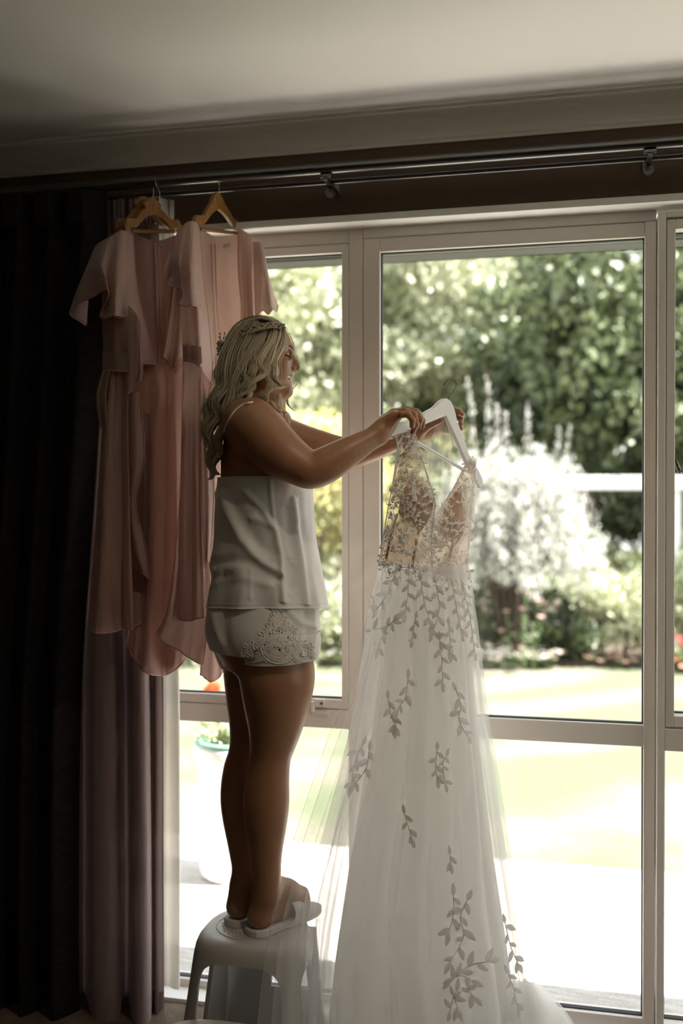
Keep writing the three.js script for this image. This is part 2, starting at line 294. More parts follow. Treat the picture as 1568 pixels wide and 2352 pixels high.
function trunk(base, top, r0, r1, R, branches = 5, reach = 0.8) {
  const mid = base.clone().lerp(top, 0.5).add(V((R() - 0.5) * 0.2, 0, (R() - 0.5) * 0.2)), list = [tube([base, mid, top], (t) => lerp(r0, r1, t), 8, 10)];
  for (let k = 0; k < branches; k++) { const t = 0.35 + 0.6 * k / branches, p = along([base, mid, top], t), a = R() * 6.283; list.push(tube([p, p.clone().add(V(Math.cos(a) * reach * 0.5, 0.25 * reach, Math.sin(a) * reach * 0.5)), p.clone().add(V(Math.cos(a) * reach, 0.75 * reach, Math.sin(a) * reach))], (s) => lerp(r0 * 0.4, 0.008, s), 5, 6)); }
  return merged(list);
}
function treeAt(name, label, cat, px, py, d, rx, ry, rz, opts, seed, mat = leafMat, geo = leafA, group) {
  const R = rngOf(seed), c = at(px, py, d), base = V(c.x, GROUND - 0.02, c.z), o = thing(name, label, cat, null, group);
  part(o, opts.shrub ? 'stem' : 'trunk', trunk(base, V(c.x + (R() - 0.5) * 0.3, c.y + ry * 0.5, c.z), opts.trunk ?? 0.09, 0.02, R, 6, Math.min(rx, ry) * 0.7), opts.bark ?? bark);
  instanced(o, 'foliage', geo, mat, crown(R, c, rx, ry, rz, opts));
  return o;
}
const G = {
  pale: [C3(0.48, 0.51, 0.31), C3(0.58, 0.60, 0.41), C3(0.66, 0.67, 0.50), C3(0.38, 0.42, 0.26)],
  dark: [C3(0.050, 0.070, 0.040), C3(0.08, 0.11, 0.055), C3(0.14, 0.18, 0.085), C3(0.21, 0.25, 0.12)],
  mid: [C3(0.16, 0.20, 0.10), C3(0.24, 0.29, 0.14), C3(0.32, 0.37, 0.19), C3(0.11, 0.145, 0.07)],
  yellow: [C3(0.60, 0.55, 0.20), C3(0.68, 0.60, 0.28), C3(0.50, 0.50, 0.22), C3(0.42, 0.44, 0.19)],
  silver: [C3(0.50, 0.51, 0.45), C3(0.58, 0.58, 0.54), C3(0.36, 0.39, 0.31), C3(0.66, 0.65, 0.62)],
};
treeAt('birch_tree', 'pale green tall tree seen past the woman, above the yellow bush', 'tree', 640, 760, 15.5, 2.0, 2.4, 1.5, { leaves: 15000, clumps: 90, size: 0.13, spread: 0.42, palette: G.pale, bark: paleBark, trunk: 0.13 }, 101);
treeAt('birch_tree', 'tall pale green tree behind the white hanger', 'tree', 900, 690, 16.5, 2.2, 2.7, 1.6, { leaves: 17000, clumps: 95, size: 0.13, spread: 0.42, palette: G.pale, bark: paleBark, trunk: 0.13 }, 102);
treeAt('birch_tree', 'pale tree with feathery branches next to the dark broadleaf trees', 'tree', 1110, 640, 17.5, 1.9, 3.0, 1.5, { leaves: 15000, clumps: 90, size: 0.13, spread: 0.40, palette: [...G.pale, ...G.mid], bark: paleBark, trunk: 0.12 }, 103);
treeAt('birch_tree', 'pale green tree beyond the curtain side of the windows', 'tree', 380, 780, 17, 2.0, 2.6, 1.5, { leaves: 11000, clumps: 80, size: 0.14, spread: 0.45, palette: G.pale, bark: paleBark, trunk: 0.12 }, 104);
treeAt('beech_tree', 'dark broadleaf tree above the white board', 'tree', 1370, 800, 13.2, 1.45, 2.0, 1.3, { leaves: 15000, clumps: 90, size: 0.13, spread: 0.30, palette: [...G.dark, ...G.mid], trunk: 0.14 }, 105, leafMat, leafRound);
treeAt('beech_tree', 'dark broadleaf tree filling the casement window', 'tree', 1640, 800, 13.6, 1.6, 2.3, 1.3, { leaves: 14000, clumps: 85, size: 0.13, spread: 0.30, palette: [...G.dark, ...G.mid], trunk: 0.14 }, 106, leafMat, leafRound);
treeAt('beech_tree', 'dark tree rising behind the silvery shrub', 'tree', 1210, 870, 14.5, 0.9, 1.7, 0.9, { leaves: 9000, clumps: 60, size: 0.12, spread: 0.28, palette: [...G.dark, ...G.mid, ...G.mid], trunk: 0.1 }, 107, leafMat, leafRound);
treeAt('beech_tree', 'dark broadleaf tree past the casement, next to the hedge end', 'tree', 2020, 800, 14, 1.8, 2.4, 1.4, { leaves: 10000, clumps: 80, size: 0.14, spread: 0.34, palette: [...G.dark, ...G.mid], trunk: 0.14 }, 121, leafMat, leafRound);
treeAt('beech_tree', 'dark broadleaf tree farthest along the garden from the curtain', 'tree', 2480, 800, 15, 1.9, 2.5, 1.4, { leaves: 9000, clumps: 80, size: 0.15, spread: 0.36, palette: [...G.dark, ...G.mid], trunk: 0.14 }, 122, leafMat, leafRound);
treeAt('yellow_shrub', 'bright yellow leafed bush seen past the camisole', 'shrub', 745, 1130, 11.5, 0.75, 0.9, 0.7, { shrub: 1, leaves: 9000, clumps: 50, size: 0.075, spread: 0.22, palette: G.yellow, trunk: 0.03 }, 108, softLeaf);
treeAt('laurel_shrub', 'green rounded bush beneath the yellow leafed bush', 'shrub', 690, 1440, 11, 0.95, 0.62, 0.6, { shrub: 1, leaves: 9000, clumps: 50, size: 0.07, spread: 0.2, palette: [...G.mid, ...G.pale], trunk: 0.03 }, 109);
treeAt('laurel_shrub', 'green bush seen below the hem of the pink dresses', 'shrub', 440, 1430, 11, 0.95, 0.75, 0.6, { shrub: 1, leaves: 8000, clumps: 50, size: 0.07, spread: 0.2, palette: [...G.mid, ...G.pale], trunk: 0.03 }, 110);
treeAt('laurel_shrub', 'tall grey green bush behind the yellow leafed bush', 'shrub', 560, 1150, 13, 1.5, 1.3, 0.8, { shrub: 1, leaves: 11000, clumps: 60, size: 0.09, spread: 0.28, palette: [...G.mid, ...G.pale], trunk: 0.05 }, 111);
treeAt('laurel_shrub', 'mid green bush behind the wedding dress bodice', 'shrub', 920, 1180, 12.6, 1.2, 1.2, 0.7, { shrub: 1, leaves: 11000, clumps: 60, size: 0.085, spread: 0.26, palette: [...G.mid, ...G.yellow.slice(2)], trunk: 0.05 }, 112);
treeAt('round_shrub', 'light green rounded bush at the lawn edge beside the dark mullion', 'shrub', 1430, 1400, 10.9, 0.62, 0.42, 0.5, { shrub: 1, leaves: 8000, clumps: 45, size: 0.06, spread: 0.17, palette: G.pale, trunk: 0.025 }, 113);
treeAt('round_shrub', 'small dark green bush between the silvery shrub and the light bush', 'shrub', 1285, 1450, 10.9, 0.42, 0.30, 0.4, { shrub: 1, leaves: 5500, clumps: 36, size: 0.06, spread: 0.13, palette: G.dark, trunk: 0.025 }, 114);
treeAt('round_shrub', 'green bush at the lawn edge outside the casement', 'shrub', 1640, 1380, 10.7, 0.7, 0.5, 0.5, { shrub: 1, leaves: 7000, clumps: 45, size: 0.06, spread: 0.17, palette: [...G.pale, ...G.mid], trunk: 0.025 }, 115);
treeAt('hedge', 'clipped yellow green hedge below the white board', 'hedge', 1760, 1290, 12.3, 3.0, 0.32, 0.45, { shrub: 1, leaves: 16000, clumps: 120, size: 0.065, spread: 0.16, palette: [...G.mid, ...G.yellow.slice(2), ...G.pale], trunk: 0.03, shellBias: 0.8 }, 116);
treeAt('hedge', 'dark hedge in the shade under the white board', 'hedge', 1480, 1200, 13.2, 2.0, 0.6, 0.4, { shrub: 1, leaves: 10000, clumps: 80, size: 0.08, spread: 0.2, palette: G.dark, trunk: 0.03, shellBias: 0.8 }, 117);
treeAt('hedge', 'dark low hedge at the far lawn edge behind the wedding skirt', 'hedge', 1020, 1420, 11.6, 1.6, 0.45, 0.4, { shrub: 1, leaves: 10000, clumps: 80, size: 0.075, spread: 0.18, palette: [...G.dark, ...G.mid], trunk: 0.03, shellBias: 0.8 }, 118);
treeAt('hedge', 'tall dark hedge closing the garden behind the trees', 'hedge', 900, 1000, 19.5, 9, 2.4, 0.5, { shrub: 1, leaves: 26000, clumps: 260, size: 0.22, spread: 0.6, palette: [...G.dark, ...G.mid], trunk: 0.06, shellBias: 0.9 }, 119);
{ // silvery weeping shrub with upright spikes
  const R = rngOf(77), o = thing('silver_shrub', 'large silvery white shrub with arching sprays and upright spikes', 'shrub'), c = at(1180, 1215, 10.9), leaves = [], stems = [];
  const base = V(c.x, GROUND, c.z);
  for (let k = 0; k < 220; k++) {
    const a = R() * 6.283, reach = 0.2 + 0.68 * Math.sqrt(R()), h = 1.75 + R() * 0.75 - reach * 0.4, out = V(Math.cos(a), 0, Math.sin(a));
    const pts = [base.clone().addScaledVector(out, 0.05), base.clone().addScaledVector(out, reach * 0.45).setY(GROUND + h * 0.75), base.clone().addScaledVector(out, reach * 0.8).setY(GROUND + h), base.clone().addScaledVector(out, reach * 1.05).setY(GROUND + h * (0.78 - 0.2 * R())), base.clone().addScaledVector(out, reach * 1.15).setY(GROUND + h * (0.45 + 0.2 * R()))];
    stems.push(tube(pts, (t) => lerp(0.006, 0.002, t), 4, 10));
    for (let j = 0; j < 85; j++) { const t = 0.3 + 0.7 * R(), p = along(pts, t); p.add(V((R() - 0.5) * 0.09, (R() - 0.5) * 0.09, (R() - 0.5) * 0.09)); leaves.push([p, rq(R), 0.05 + R() * 0.04, G.silver[Math.floor(R() * 4)]]); }
  }
  for (const [px, top] of [[1118, 868], [1075, 872], [1212, 930], [1160, 948], [1285, 985], [1310, 975], [1140, 930], [1050, 960]]) {
    const p = at(px, top, 10.9 + (R() - 0.5) * 0.5), b = V(lerp(p.x, base.x, 0.35), GROUND + 1.0, lerp(p.z, base.z, 0.35));
    stems.push(tube([b, b.clone().lerp(p, 0.5), p], 0.005, 4, 6));
    for (let j = 0; j < 190; j++) { const t = R(), q = b.clone().lerp(p, t), w = 0.16 * (1.15 - t); q.add(V((R() - 0.5) * w, 0, (R() - 0.5) * w)); leaves.push([q, rq(R), 0.045 + R() * 0.03, G.silver[Math.floor(R() * 4)]]); }
  }
  part(o, 'stem', merged(stems), bark);
  instanced(o, 'foliage', leafLong, softLeaf, leaves);
}
{ // white boarded fence top, board on posts
  const o = thing('white_fence_rail', 'long white horizontal board behind the silvery shrub', 'fence'), w = std(C3(0.80, 0.80, 0.79), 0.6), a = at(1210, 1108, 12.0), b = at(1900, 1110, 12.0);
  const len = a.distanceTo(b), ang = Math.atan2(-(b.z - a.z), b.x - a.x), mid = a.clone().lerp(b, 0.5);
  part(o, 'board', new RoundedBoxGeometry(len, 0.165, 0.05, 2, 0.008).rotateY(ang).translate(mid.x, mid.y, mid.z), w);
  for (const t of [0.03, 0.5, 0.97]) { const p = a.clone().lerp(b, t); part(o, 'post', box(p.x - 0.045, p.x + 0.045, GROUND, p.y + 0.06, p.z - 0.13, p.z - 0.04, 0.006), w); }
}
{ // garden bed with flowers along the far edge of the lawn
  const s = struct('garden_bed', 'dark soil bed along the far edge of the lawn', 'garden bed');
  part(s, 'soil', box(-9, 9, GROUND - 0.1, GROUND + 0.03, -15, -7.75), std(C3(0.07, 0.05, 0.035), 1));
  const R = rngOf(400), petal = leafRound, fm = softLeaf;
  const plant = (label, px, d, n, cols, h, cat = 'flowers', name = 'flower_clump') => {
    const p = at(px, 1520, d), o = thing(name, label, cat), fl = [], st = [];
    for (let k = 0; k < n; k++) {
      const q = V(p.x + (R() - 0.5) * 0.5, GROUND + h * (0.5 + R() * 0.6), p.z + (R() - 0.5) * 0.4);
      st.push(tube([V(lerp(q.x, p.x, 0.4), GROUND + 0.02, lerp(q.z, p.z, 0.4)), q], 0.004, 4, 3));
      const c = cols[Math.floor(R() * cols.length)];
      for (let j = 0; j < 7; j++) fl.push([q, turn.clone().setFromEuler(eul.set(1.1, j * 0.9, R() - 0.5, 'YXZ')), 0.045, c]);
      for (let j = 0; j < 8; j++) fl.push([q.clone().lerp(V(p.x, GROUND, p.z), 0.2 + R() * 0.6), rq(R), 0.06, G.mid[Math.floor(R() * 4)]]);
    }
    part(o, 'stem', merged(st), leafMatStem).userData.kind = 'stuff'; instanced(o, 'bloom', petal, fm, fl);
  };
  const leafMatStem = std(C3(0.12, 0.2, 0.06), 0.8), white = [C3(0.85, 0.82, 0.78), C3(0.8, 0.7, 0.66)], pink = [C3(0.75, 0.4, 0.35), C3(0.8, 0.6, 0.5)], red = [C3(0.75, 0.04, 0.05)], orange = [C3(0.9, 0.3, 0.12), C3(0.9, 0.45, 0.3)];
  plant('clump of white flowers at the lawn edge beside the skirt', 1150, 10.5, 34, white, 0.17);
  plant('clump of white and pink flowers in front of the dark bush', 1240, 10.5, 34, [...white, ...pink], 0.15);
  plant('pink flower clump at the foot of the light green bush', 1400, 10.6, 22, pink, 0.1);
  plant('red roses outside the casement window', 1578, 10.2, 14, red, 0.42, 'roses', 'rose_bush');
  plant('orange flowers under the red roses', 1570, 10.2, 18, orange, 0.12);
  plant('pink blossoms among the silvery shrub', 1200, 10.2, 7, [C3(0.75, 0.5, 0.48)], 0.75, 'roses', 'rose_bush');
  plant('white flowers by the lawn behind the legs', 760, 10.6, 24, white, 0.13);
}
{ // tall white planter on the terrace
  const o = thing('planter_pot', 'tall white planter with green inner rim on the terrace', 'planter'), p = at(535, 1940, 4.62); p.y = GROUND;
  o.position.copy(p);
  const pr = [[0, 0], [0.135, 0], [0.15, 0.012], [0.158, 0.10], [0.158, 0.50], [0.163, 0.525], [0.176, 0.53], [0.18, 0.545], [0.18, 0.60], [0.172, 0.612], [0.150, 0.61]];
  part(o, 'body', new THREE.LatheGeometry(pr.map((a) => new THREE.Vector2(...a)), 48), std(C3(0.78, 0.77, 0.76), 0.5));
  part(o, 'rim', new THREE.LatheGeometry([[0.172, 0.608], [0.176, 0.622], [0.170, 0.634], [0.155, 0.634], [0.148, 0.60], [0.145, 0.56]].map((a) => new THREE.Vector2(...a)), 48), std(C3(0.14, 0.30, 0.22), 0.45), 'green plastic rim');
  part(o, 'soil', new THREE.CircleGeometry(0.147, 32).rotateX(-Math.PI / 2).translate(0, 0.58, 0), std(C3(0.05, 0.035, 0.025), 1));
  const R = rngOf(55), pl = thing('potted_plant', 'leafy green plant with orange bloom growing in the white planter', 'plant', p), st = [], lv = [];
  for (let k = 0; k < 26; k++) { const a = R() * 6.283, r = 0.10 + R() * 0.08, h = 0.62 + R() * 0.16, q = V(Math.cos(a) * r, h, Math.sin(a) * r); st.push(tube([V(Math.cos(a) * 0.05, 0.56, Math.sin(a) * 0.05), V(Math.cos(a) * r * 0.6, h * 0.95, Math.sin(a) * r * 0.6), q], 0.003, 4, 5)); for (let j = 0; j < 7; j++) lv.push([q.clone().lerp(V(0, 0.6, 0), R() * 0.6).add(V((R() - .5) * .05, (R() - .3) * .04, (R() - .5) * .05)), rq(R), 0.05 + R() * 0.03, G.pale[Math.floor(R() * 4)]]); }
  part(pl, 'stem', merged(st), std(C3(0.2, 0.28, 0.08), 0.8)); instanced(pl, 'foliage', leafA, softLeaf, lv);
  const fl = thing('garden_flower', 'large orange flower head outside just above the window transom', 'flower', at(487, 1590, 6.4)), pets = [];
  for (let j = 0; j < 26; j++) pets.push(leafRound.clone().scale(0.085, 0.085, 0.085).rotateX(0.5 + (j % 3) * 0.35).rotateY(j * 2.4));
  part(fl, 'petals', merged(pets), std(C3(0.85, 0.22, 0.10), 0.7));
  part(fl, 'stalk', tube([V(0, 0, 0), V(0.02, -0.3, 0), V(0, GROUND - fl.position.y, 0)], 0.006, 6, 8), std(C3(0.16, 0.25, 0.08), 0.8));
}
// ---------------------------------------------------------------- a body as one surface: distance field + surface nets
function fieldMesh(field, lo, hi, cell, paint) {
  const n = [0, 1, 2].map((k) => Math.ceil((hi.getComponent(k) - lo.getComponent(k)) / cell) + 1), [nx, ny, nz] = n, val = new Float32Array(nx * ny * nz).fill(1), B = 5;
  const q = V(), id = (i, j, k) => i + nx * (j + ny * k);
  for (let bk = 0; bk < nz; bk += B) for (let bj = 0; bj < ny; bj += B) for (let bi = 0; bi < nx; bi += B) {
    q.set(lo.x + (bi + B / 2) * cell, lo.y + (bj + B / 2) * cell, lo.z + (bk + B / 2) * cell);
    const d = field(q), far = Math.abs(d) > B * cell * 1.2;
    for (let k = bk; k < Math.min(bk + B, nz); k++) for (let j = bj; j < Math.min(bj + B, ny); j++) for (let i = bi; i < Math.min(bi + B, nx); i++) val[id(i, j, k)] = far ? d : field(q.set(lo.x + i * cell, lo.y + j * cell, lo.z + k * cell));
  }
  const vert = new Int32Array(nx * ny * nz).fill(-1), pos = [], idx = [];
  const v = new Float64Array(8), off = [0, 1, nx, nx + 1, nx * ny, nx * ny + 1, nx * ny + nx, nx * ny + nx + 1], E = []; for (let a = 0; a < 8; a++) for (let k = 0; k < 3; k++) if (!(a >> k & 1)) E.push([a, a | 1 << k]);
  for (let k = 0; k < nz - 1; k++) for (let j = 0; j < ny - 1; j++) for (let i = 0; i < nx - 1; i++) {
    const o = i + nx * (j + ny * k); let x = 0, y = 0, z = 0, c = 0, neg = 0;
    if (Math.abs(val[o]) > cell * 3) continue;
    for (let a = 0; a < 8; a++) { v[a] = val[o + off[a]]; if (v[a] < 0) neg++; }
    if (neg === 0 || neg === 8) continue;
    for (const [a, b] of E) if ((v[a] < 0) !== (v[b] < 0)) { const t = v[a] / (v[a] - v[b]); x += lerp(a & 1, b & 1, t); y += lerp(a >> 1 & 1, b >> 1 & 1, t); z += lerp(a >> 2, b >> 2, t); c++; }
    vert[id(i, j, k)] = pos.length / 3; pos.push(lo.x + (i + x / c) * cell, lo.y + (j + y / c) * cell, lo.z + (k + z / c) * cell);
  }
  const quad = (a, b, c, d, flip) => { if (a < 0 || b < 0 || c < 0 || d < 0) return; flip ? idx.push(a, c, b, a, d, c) : idx.push(a, b, c, a, c, d); };
  for (let k = 1; k < nz - 1; k++) for (let j = 1; j < ny - 1; j++) for (let i = 1; i < nx - 1; i++) {
    if (Math.abs(val[id(i, j, k)]) > cell * 3) continue;
    const s = val[id(i, j, k)] < 0;
    if (s !== val[id(i + 1, j, k)] < 0) quad(vert[id(i, j - 1, k - 1)], vert[id(i, j, k - 1)], vert[id(i, j, k)], vert[id(i, j - 1, k)], !s);
    if (s !== val[id(i, j + 1, k)] < 0) quad(vert[id(i - 1, j, k - 1)], vert[id(i - 1, j, k)], vert[id(i, j, k)], vert[id(i, j, k - 1)], !s);
    if (s !== val[id(i, j, k + 1)] < 0) quad(vert[id(i - 1, j - 1, k)], vert[id(i, j - 1, k)], vert[id(i, j, k)], vert[id(i - 1, j, k)], !s);
  }
  const nor = [], col = [], e = cell * 0.7, p = V(), c = new THREE.Color();
  for (let t = 0; t < pos.length; t += 3) {
    const f = (dx, dy, dz) => field(q.set(pos[t] + dx, pos[t + 1] + dy, pos[t + 2] + dz));
    p.set(f(e, 0, 0) - f(-e, 0, 0), f(0, e, 0) - f(0, -e, 0), f(0, 0, e) - f(0, 0, -e)).normalize(); nor.push(p.x, p.y, p.z);
    if (paint) { paint(q.set(pos[t], pos[t + 1], pos[t + 2]), c); col.push(c.r, c.g, c.b); }
  }
  const g = new THREE.BufferGeometry();
  g.setAttribute('position', new THREE.Float32BufferAttribute(pos, 3)); g.setAttribute('normal', new THREE.Float32BufferAttribute(nor, 3));
  if (paint) g.setAttribute('color', new THREE.Float32BufferAttribute(col, 3));
  g.setIndex(idx); return g;
}
const smin = (a, b, k) => { const h = Math.max(k - Math.abs(a - b), 0) / k; return Math.min(a, b) - h * h * k * 0.25; };
const smax = (a, b, k) => -smin(-a, -b, k);
function limb(a, b, r0, r1) { // tapered capsule
  const d = b.clone().sub(a), L = d.lengthSq(), ax = a.x, ay = a.y, az = a.z, dx = d.x, dy = d.y, dz = d.z;
  return (p) => { const x = p.x - ax, y = p.y - ay, z = p.z - az, t = clamp((x * dx + y * dy + z * dz) / L, 0, 1); const u = x - dx * t, v = y - dy * t, w = z - dz * t; return Math.sqrt(u * u + v * v + w * w) - (r0 + (r1 - r0) * t); };
}
const fine = (js, k = 4) => { const ps = js.map((j) => j[0]), rs = js.map((j) => V(j[1], 0, 0)), out = [], n = (js.length - 1) * k; for (let i = 0; i <= n; i++) out.push([along(ps, i / n), along(rs, i / n).x]); return out; };
const chain = (js, k) => { const ls = []; for (let i = 0; i + 1 < js.length; i++) ls.push(limb(js[i][0], js[i + 1][0], js[i][1], js[i + 1][1])); const b = new THREE.Box3().setFromPoints(js.map((j) => j[0])), c = b.getCenter(V()), R = Math.max(...js.map((j) => j[0].distanceTo(c) + j[1])) + 0.01; return (p) => { const x = p.x - c.x, y = p.y - c.y, z = p.z - c.z, far = Math.sqrt(x * x + y * y + z * z) - R; if (far > 0.07) return far; let d = ls[0](p); for (let i = 1; i < ls.length; i++) d = smin(d, ls[i](p), k); return d; }; };
function egg(c, a, b, h, F, S) { return (p) => { const x = p.x - c.x, y = p.y - c.y, z = p.z - c.z, u = (x * F.x + z * F.z) / a, w = (x * S.x + z * S.z) / b, v = y / h, k0 = Math.sqrt(u * u + v * v + w * w), k1 = Math.sqrt(u * u / a / a + v * v / h / h + w * w / b / b); return k1 < 1e-9 ? -Math.min(a, b, h) : k0 * (k0 - 1) / k1; }; }
const AHEADH = V(-Math.sin(YAW), 0, -Math.cos(YAW));
const heading = (deg) => { const a = deg * Math.PI / 180; return RIGHT.clone().multiplyScalar(Math.cos(a)).addScaledVector(AHEADH, Math.sin(a)); };
const sideOf = (F) => V(0, 0, 0).copy(F).cross(V(0, 1, 0));
const FACING = heading(16), FLANK = sideOf(FACING), BODY_D = 2.80;

// rings of a trunk: [y in the photograph, x, half depth front to back, half width]
function ringStack(list, d = BODY_D) {
  const rs = list.map(([y, x, a, b]) => ({ c: at(x, y, d), a, b })).sort((m, n) => m.c.y - n.c.y);
  return (y) => { let k = 0; while (k < rs.length - 2 && rs[k + 1].c.y < y) k++; const m = rs[k], n = rs[k + 1], t = smooth(y, m.c.y, n.c.y) * 0.5 + clamp((y - m.c.y) / (n.c.y - m.c.y), 0, 1) * 0.5; return { x: lerp(m.c.x, n.c.x, t), z: lerp(m.c.z, n.c.z, t), a: lerp(m.a, n.a, t), b: lerp(m.b, n.b, t), lo: rs[0].c.y, hi: rs[rs.length - 1].c.y }; };
}
const trunkRings = ringStack([[940, 588, 0.055, 0.085], [985, 588, 0.080, 0.145], [1050, 597, 0.108, 0.155], [1110, 603, 0.116, 0.146], [1180, 603, 0.106, 0.138], [1260, 601, 0.108, 0.138], [1340, 600, 0.124, 0.156], [1420, 600, 0.136, 0.166], [1480, 600, 0.136, 0.164], [1530, 604, 0.11, 0.15]]);
const trunkField = (p) => { const r = trunkRings(p.y), x = p.x - r.x, z = p.z - r.z, u = x * FACING.x + z * FACING.z, v = x * FLANK.x + z * FLANK.z, uu = u / r.a, vv = v / r.b, k0 = Math.sqrt(uu * uu + vv * vv), k1 = Math.sqrt(uu * uu / r.a / r.a + vv * vv / r.b / r.b); let d = k1 < 1e-6 ? -r.a : k0 * (k0 - 1) / k1; const dy = Math.max(r.lo - p.y, p.y - r.hi, 0); return dy > 0 ? Math.sqrt(Math.max(d, 0) ** 2 + dy * dy) : d; };
const J = (x, y, d, r) => [at(x, y, d), r];
const legNear = chain(fine([J(620, 1450, 2.74, 0.088), J(635, 1540, 2.72, 0.103), J(635, 1606, 2.722, 0.0915), J(631, 1673, 2.725, 0.0715), J(621, 1735, 2.728, 0.0560), J(614, 1789, 2.73, 0.0585), J(611, 1838, 2.732, 0.0625), J(610, 1888, 2.735, 0.0580), J(610, 1966, 2.74, 0.0440), J(613, 2016, 2.742, 0.0375), J(612, 2060, 2.745, 0.0345)]), 0.004);
const legFar = chain(fine([J(578, 1450, 2.87, 0.088), J(593, 1540, 2.885, 0.100), J(592, 1606, 2.875, 0.090), J(584, 1673, 2.865, 0.0705), J(571, 1726, 2.86, 0.0560), J(560, 1772, 2.855, 0.0585), J(557, 1822, 2.85, 0.0620), J(558, 1872, 2.845, 0.0585), J(562, 1946, 2.835, 0.0455), J(566, 2008, 2.828, 0.0375), J(562, 2042, 2.825, 0.0345)]), 0.004);
function footField(x, y, d, deg) { // heel spot, foot pointing along heading(deg)
  const F = heading(deg), S = sideOf(F), h = at(x, y, d), q = (f, u, s) => h.clone().addScaledVector(F, f).addScaledVector(S, s).setY(h.y + u);
  const body = chain([[q(0.045, 0.070, 0), 0.036], [q(0.10, 0.040, 0.002), 0.031], [q(0.155, 0.018, 0.004), 0.022]], 0.02), heel = chain([[q(0.0, 0.0, 0), 0.029], [q(0.06, -0.004, 0.002), 0.026], [q(0.145, -0.010, 0.010), 0.017]], 0.02), ball = chain([[q(0.13, -0.006, -0.026), 0.019], [q(0.14, -0.006, 0.028), 0.017]], 0.02), back = limb(q(0.006, 0.06, 0), q(-0.002, 0.0, 0), 0.024, 0.027);
  const toes = [-0.031, -0.013, 0.003, 0.018, 0.031].map((s, k) => chain([[q(0.150 - k * 0.004, -0.008, s), 0.0105 - k * 0.0006], [q(0.178 - k * 0.009, -0.009, s * 1.06), (k === 0 ? 0.0115 : 0.0085)], [q(0.196 - k * 0.012, -0.014, s * 1.08), (k === 0 ? 0.010 : 0.0068)]], 0.004));
  return (p) => { let d0 = smin(smin(body(p), heel(p), 0.03), smin(ball(p), back(p), 0.01), 0.03), t = 1; for (const f of toes) t = Math.min(t, f(p)); return smin(d0, t, 0.008); };
}
const footNear = footField(597, 2103, 2.755, 46), footFar = footField(548, 2081, 2.82, 46);
// arms
const armNear = chain(fine([J(560, 968, 2.70, 0.060), J(592, 987, 2.655, 0.0680), J(645, 1040, 2.615, 0.0630), J(690, 1070, 2.60, 0.0520), J(717, 1080, 2.595, 0.0475), J(752, 1066, 2.595, 0.0465), J(800, 1037, 2.60, 0.0385), J(846, 1011, 2.615, 0.0295), J(872, 995, 2.625, 0.0262)]), 0.004);
const armFar = chain(fine([J(590, 968, 2.90, 0.058), J(650, 998, 2.93, 0.0520), J(730, 1024, 2.93, 0.0460), J(800, 1041, 2.92, 0.0430), J(850, 1030, 2.90, 0.0390), J(905, 1013, 2.87, 0.0300), J(945, 1000, 2.85, 0.0248)]), 0.004);
const F3 = (...js) => chain(js.map((j) => J(...j)), 0.004);
const palmNear = [chain([J(868, 996, 2.627, 0.026), J(888, 974, 2.640, 0.0225), J(906, 957, 2.640, 0.0165)], 0.015), chain([J(880, 981, 2.622, 0.021), J(900, 962, 2.612, 0.0150), J(908, 955, 2.606, 0.0125)], 0.015), chain([J(884, 975, 2.650, 0.020), J(906, 953, 2.656, 0.0140), J(920, 947, 2.656, 0.0118)], 0.015)];
const fingersNear = [
  F3([906, 957, 2.604, 0.0105], [922, 952, 2.590, 0.0092], [938, 953, 2.584, 0.0084], [947, 965, 2.584, 0.0076], [946, 979, 2.592, 0.0068]),
  F3([911, 951, 2.618, 0.0112], [930, 945, 2.604, 0.0098], [950, 951, 2.598, 0.0088], [956, 974, 2.598, 0.0080], [947, 993, 2.606, 0.0068]),
  F3([916, 948, 2.634, 0.0116], [936, 942, 2.620, 0.0102], [956, 946, 2.612, 0.0090], [965, 963, 2.612, 0.0082], [962, 979, 2.618, 0.0070]),
  F3([921, 948, 2.652, 0.0112], [942, 944, 2.642, 0.0098], [961, 951, 2.632, 0.0088], [970, 967, 2.630, 0.0080], [970, 980, 2.634, 0.0068]),
];
const thumbNear = F3([880, 995, 2.655, 0.0175], [896, 997, 2.672, 0.0135], [912, 993, 2.682, 0.0105], [930, 982, 2.684, 0.0085]);
const palmFar = [chain([J(943, 1000, 2.85, 0.0245), J(966, 987, 2.862, 0.021), J(990, 972, 2.868, 0.017)], 0.015), chain([J(952, 1000, 2.858, 0.021), J(980, 994, 2.878, 0.0165), J(1000, 985, 2.882, 0.0135)], 0.015)];
const fingersFar = [
  F3([992, 968, 2.872, 0.0112], [1016, 948, 2.886, 0.0100], [1042, 941, 2.880, 0.0090], [1054, 945, 2.862, 0.0080], [1061, 951, 2.848, 0.0068]),
  F3([996, 976, 2.880, 0.0112], [1022, 962, 2.898, 0.0100], [1048, 957, 2.888, 0.0090], [1058, 963, 2.868, 0.0080], [1058, 974, 2.852, 0.0068]),
  F3([1000, 983, 2.884, 0.0108], [1024, 976, 2.902, 0.0096], [1046, 976, 2.894, 0.0086], [1057, 980, 2.874, 0.0076], [1058, 986, 2.858, 0.0066]),
  F3([1000, 990, 2.880, 0.0098], [1018, 989, 2.898, 0.0088], [1034, 990, 2.894, 0.0078], [1044, 992, 2.884, 0.0068]),
];
const thumbFar = F3([954, 1000, 2.842, 0.0180], [972, 985, 2.824, 0.0140], [990, 974, 2.812, 0.0115], [1010, 966, 2.806, 0.0092]);
function handField(palm, fingers, thumb, arm) { return (p) => { let d = arm(p); for (const f of palm) d = smin(d, f(p), 0.018); let t = 1; for (const f of fingers) t = Math.min(t, f(p)); d = smin(d, t, 0.007); return smin(d, thumb(p), 0.012); }; }
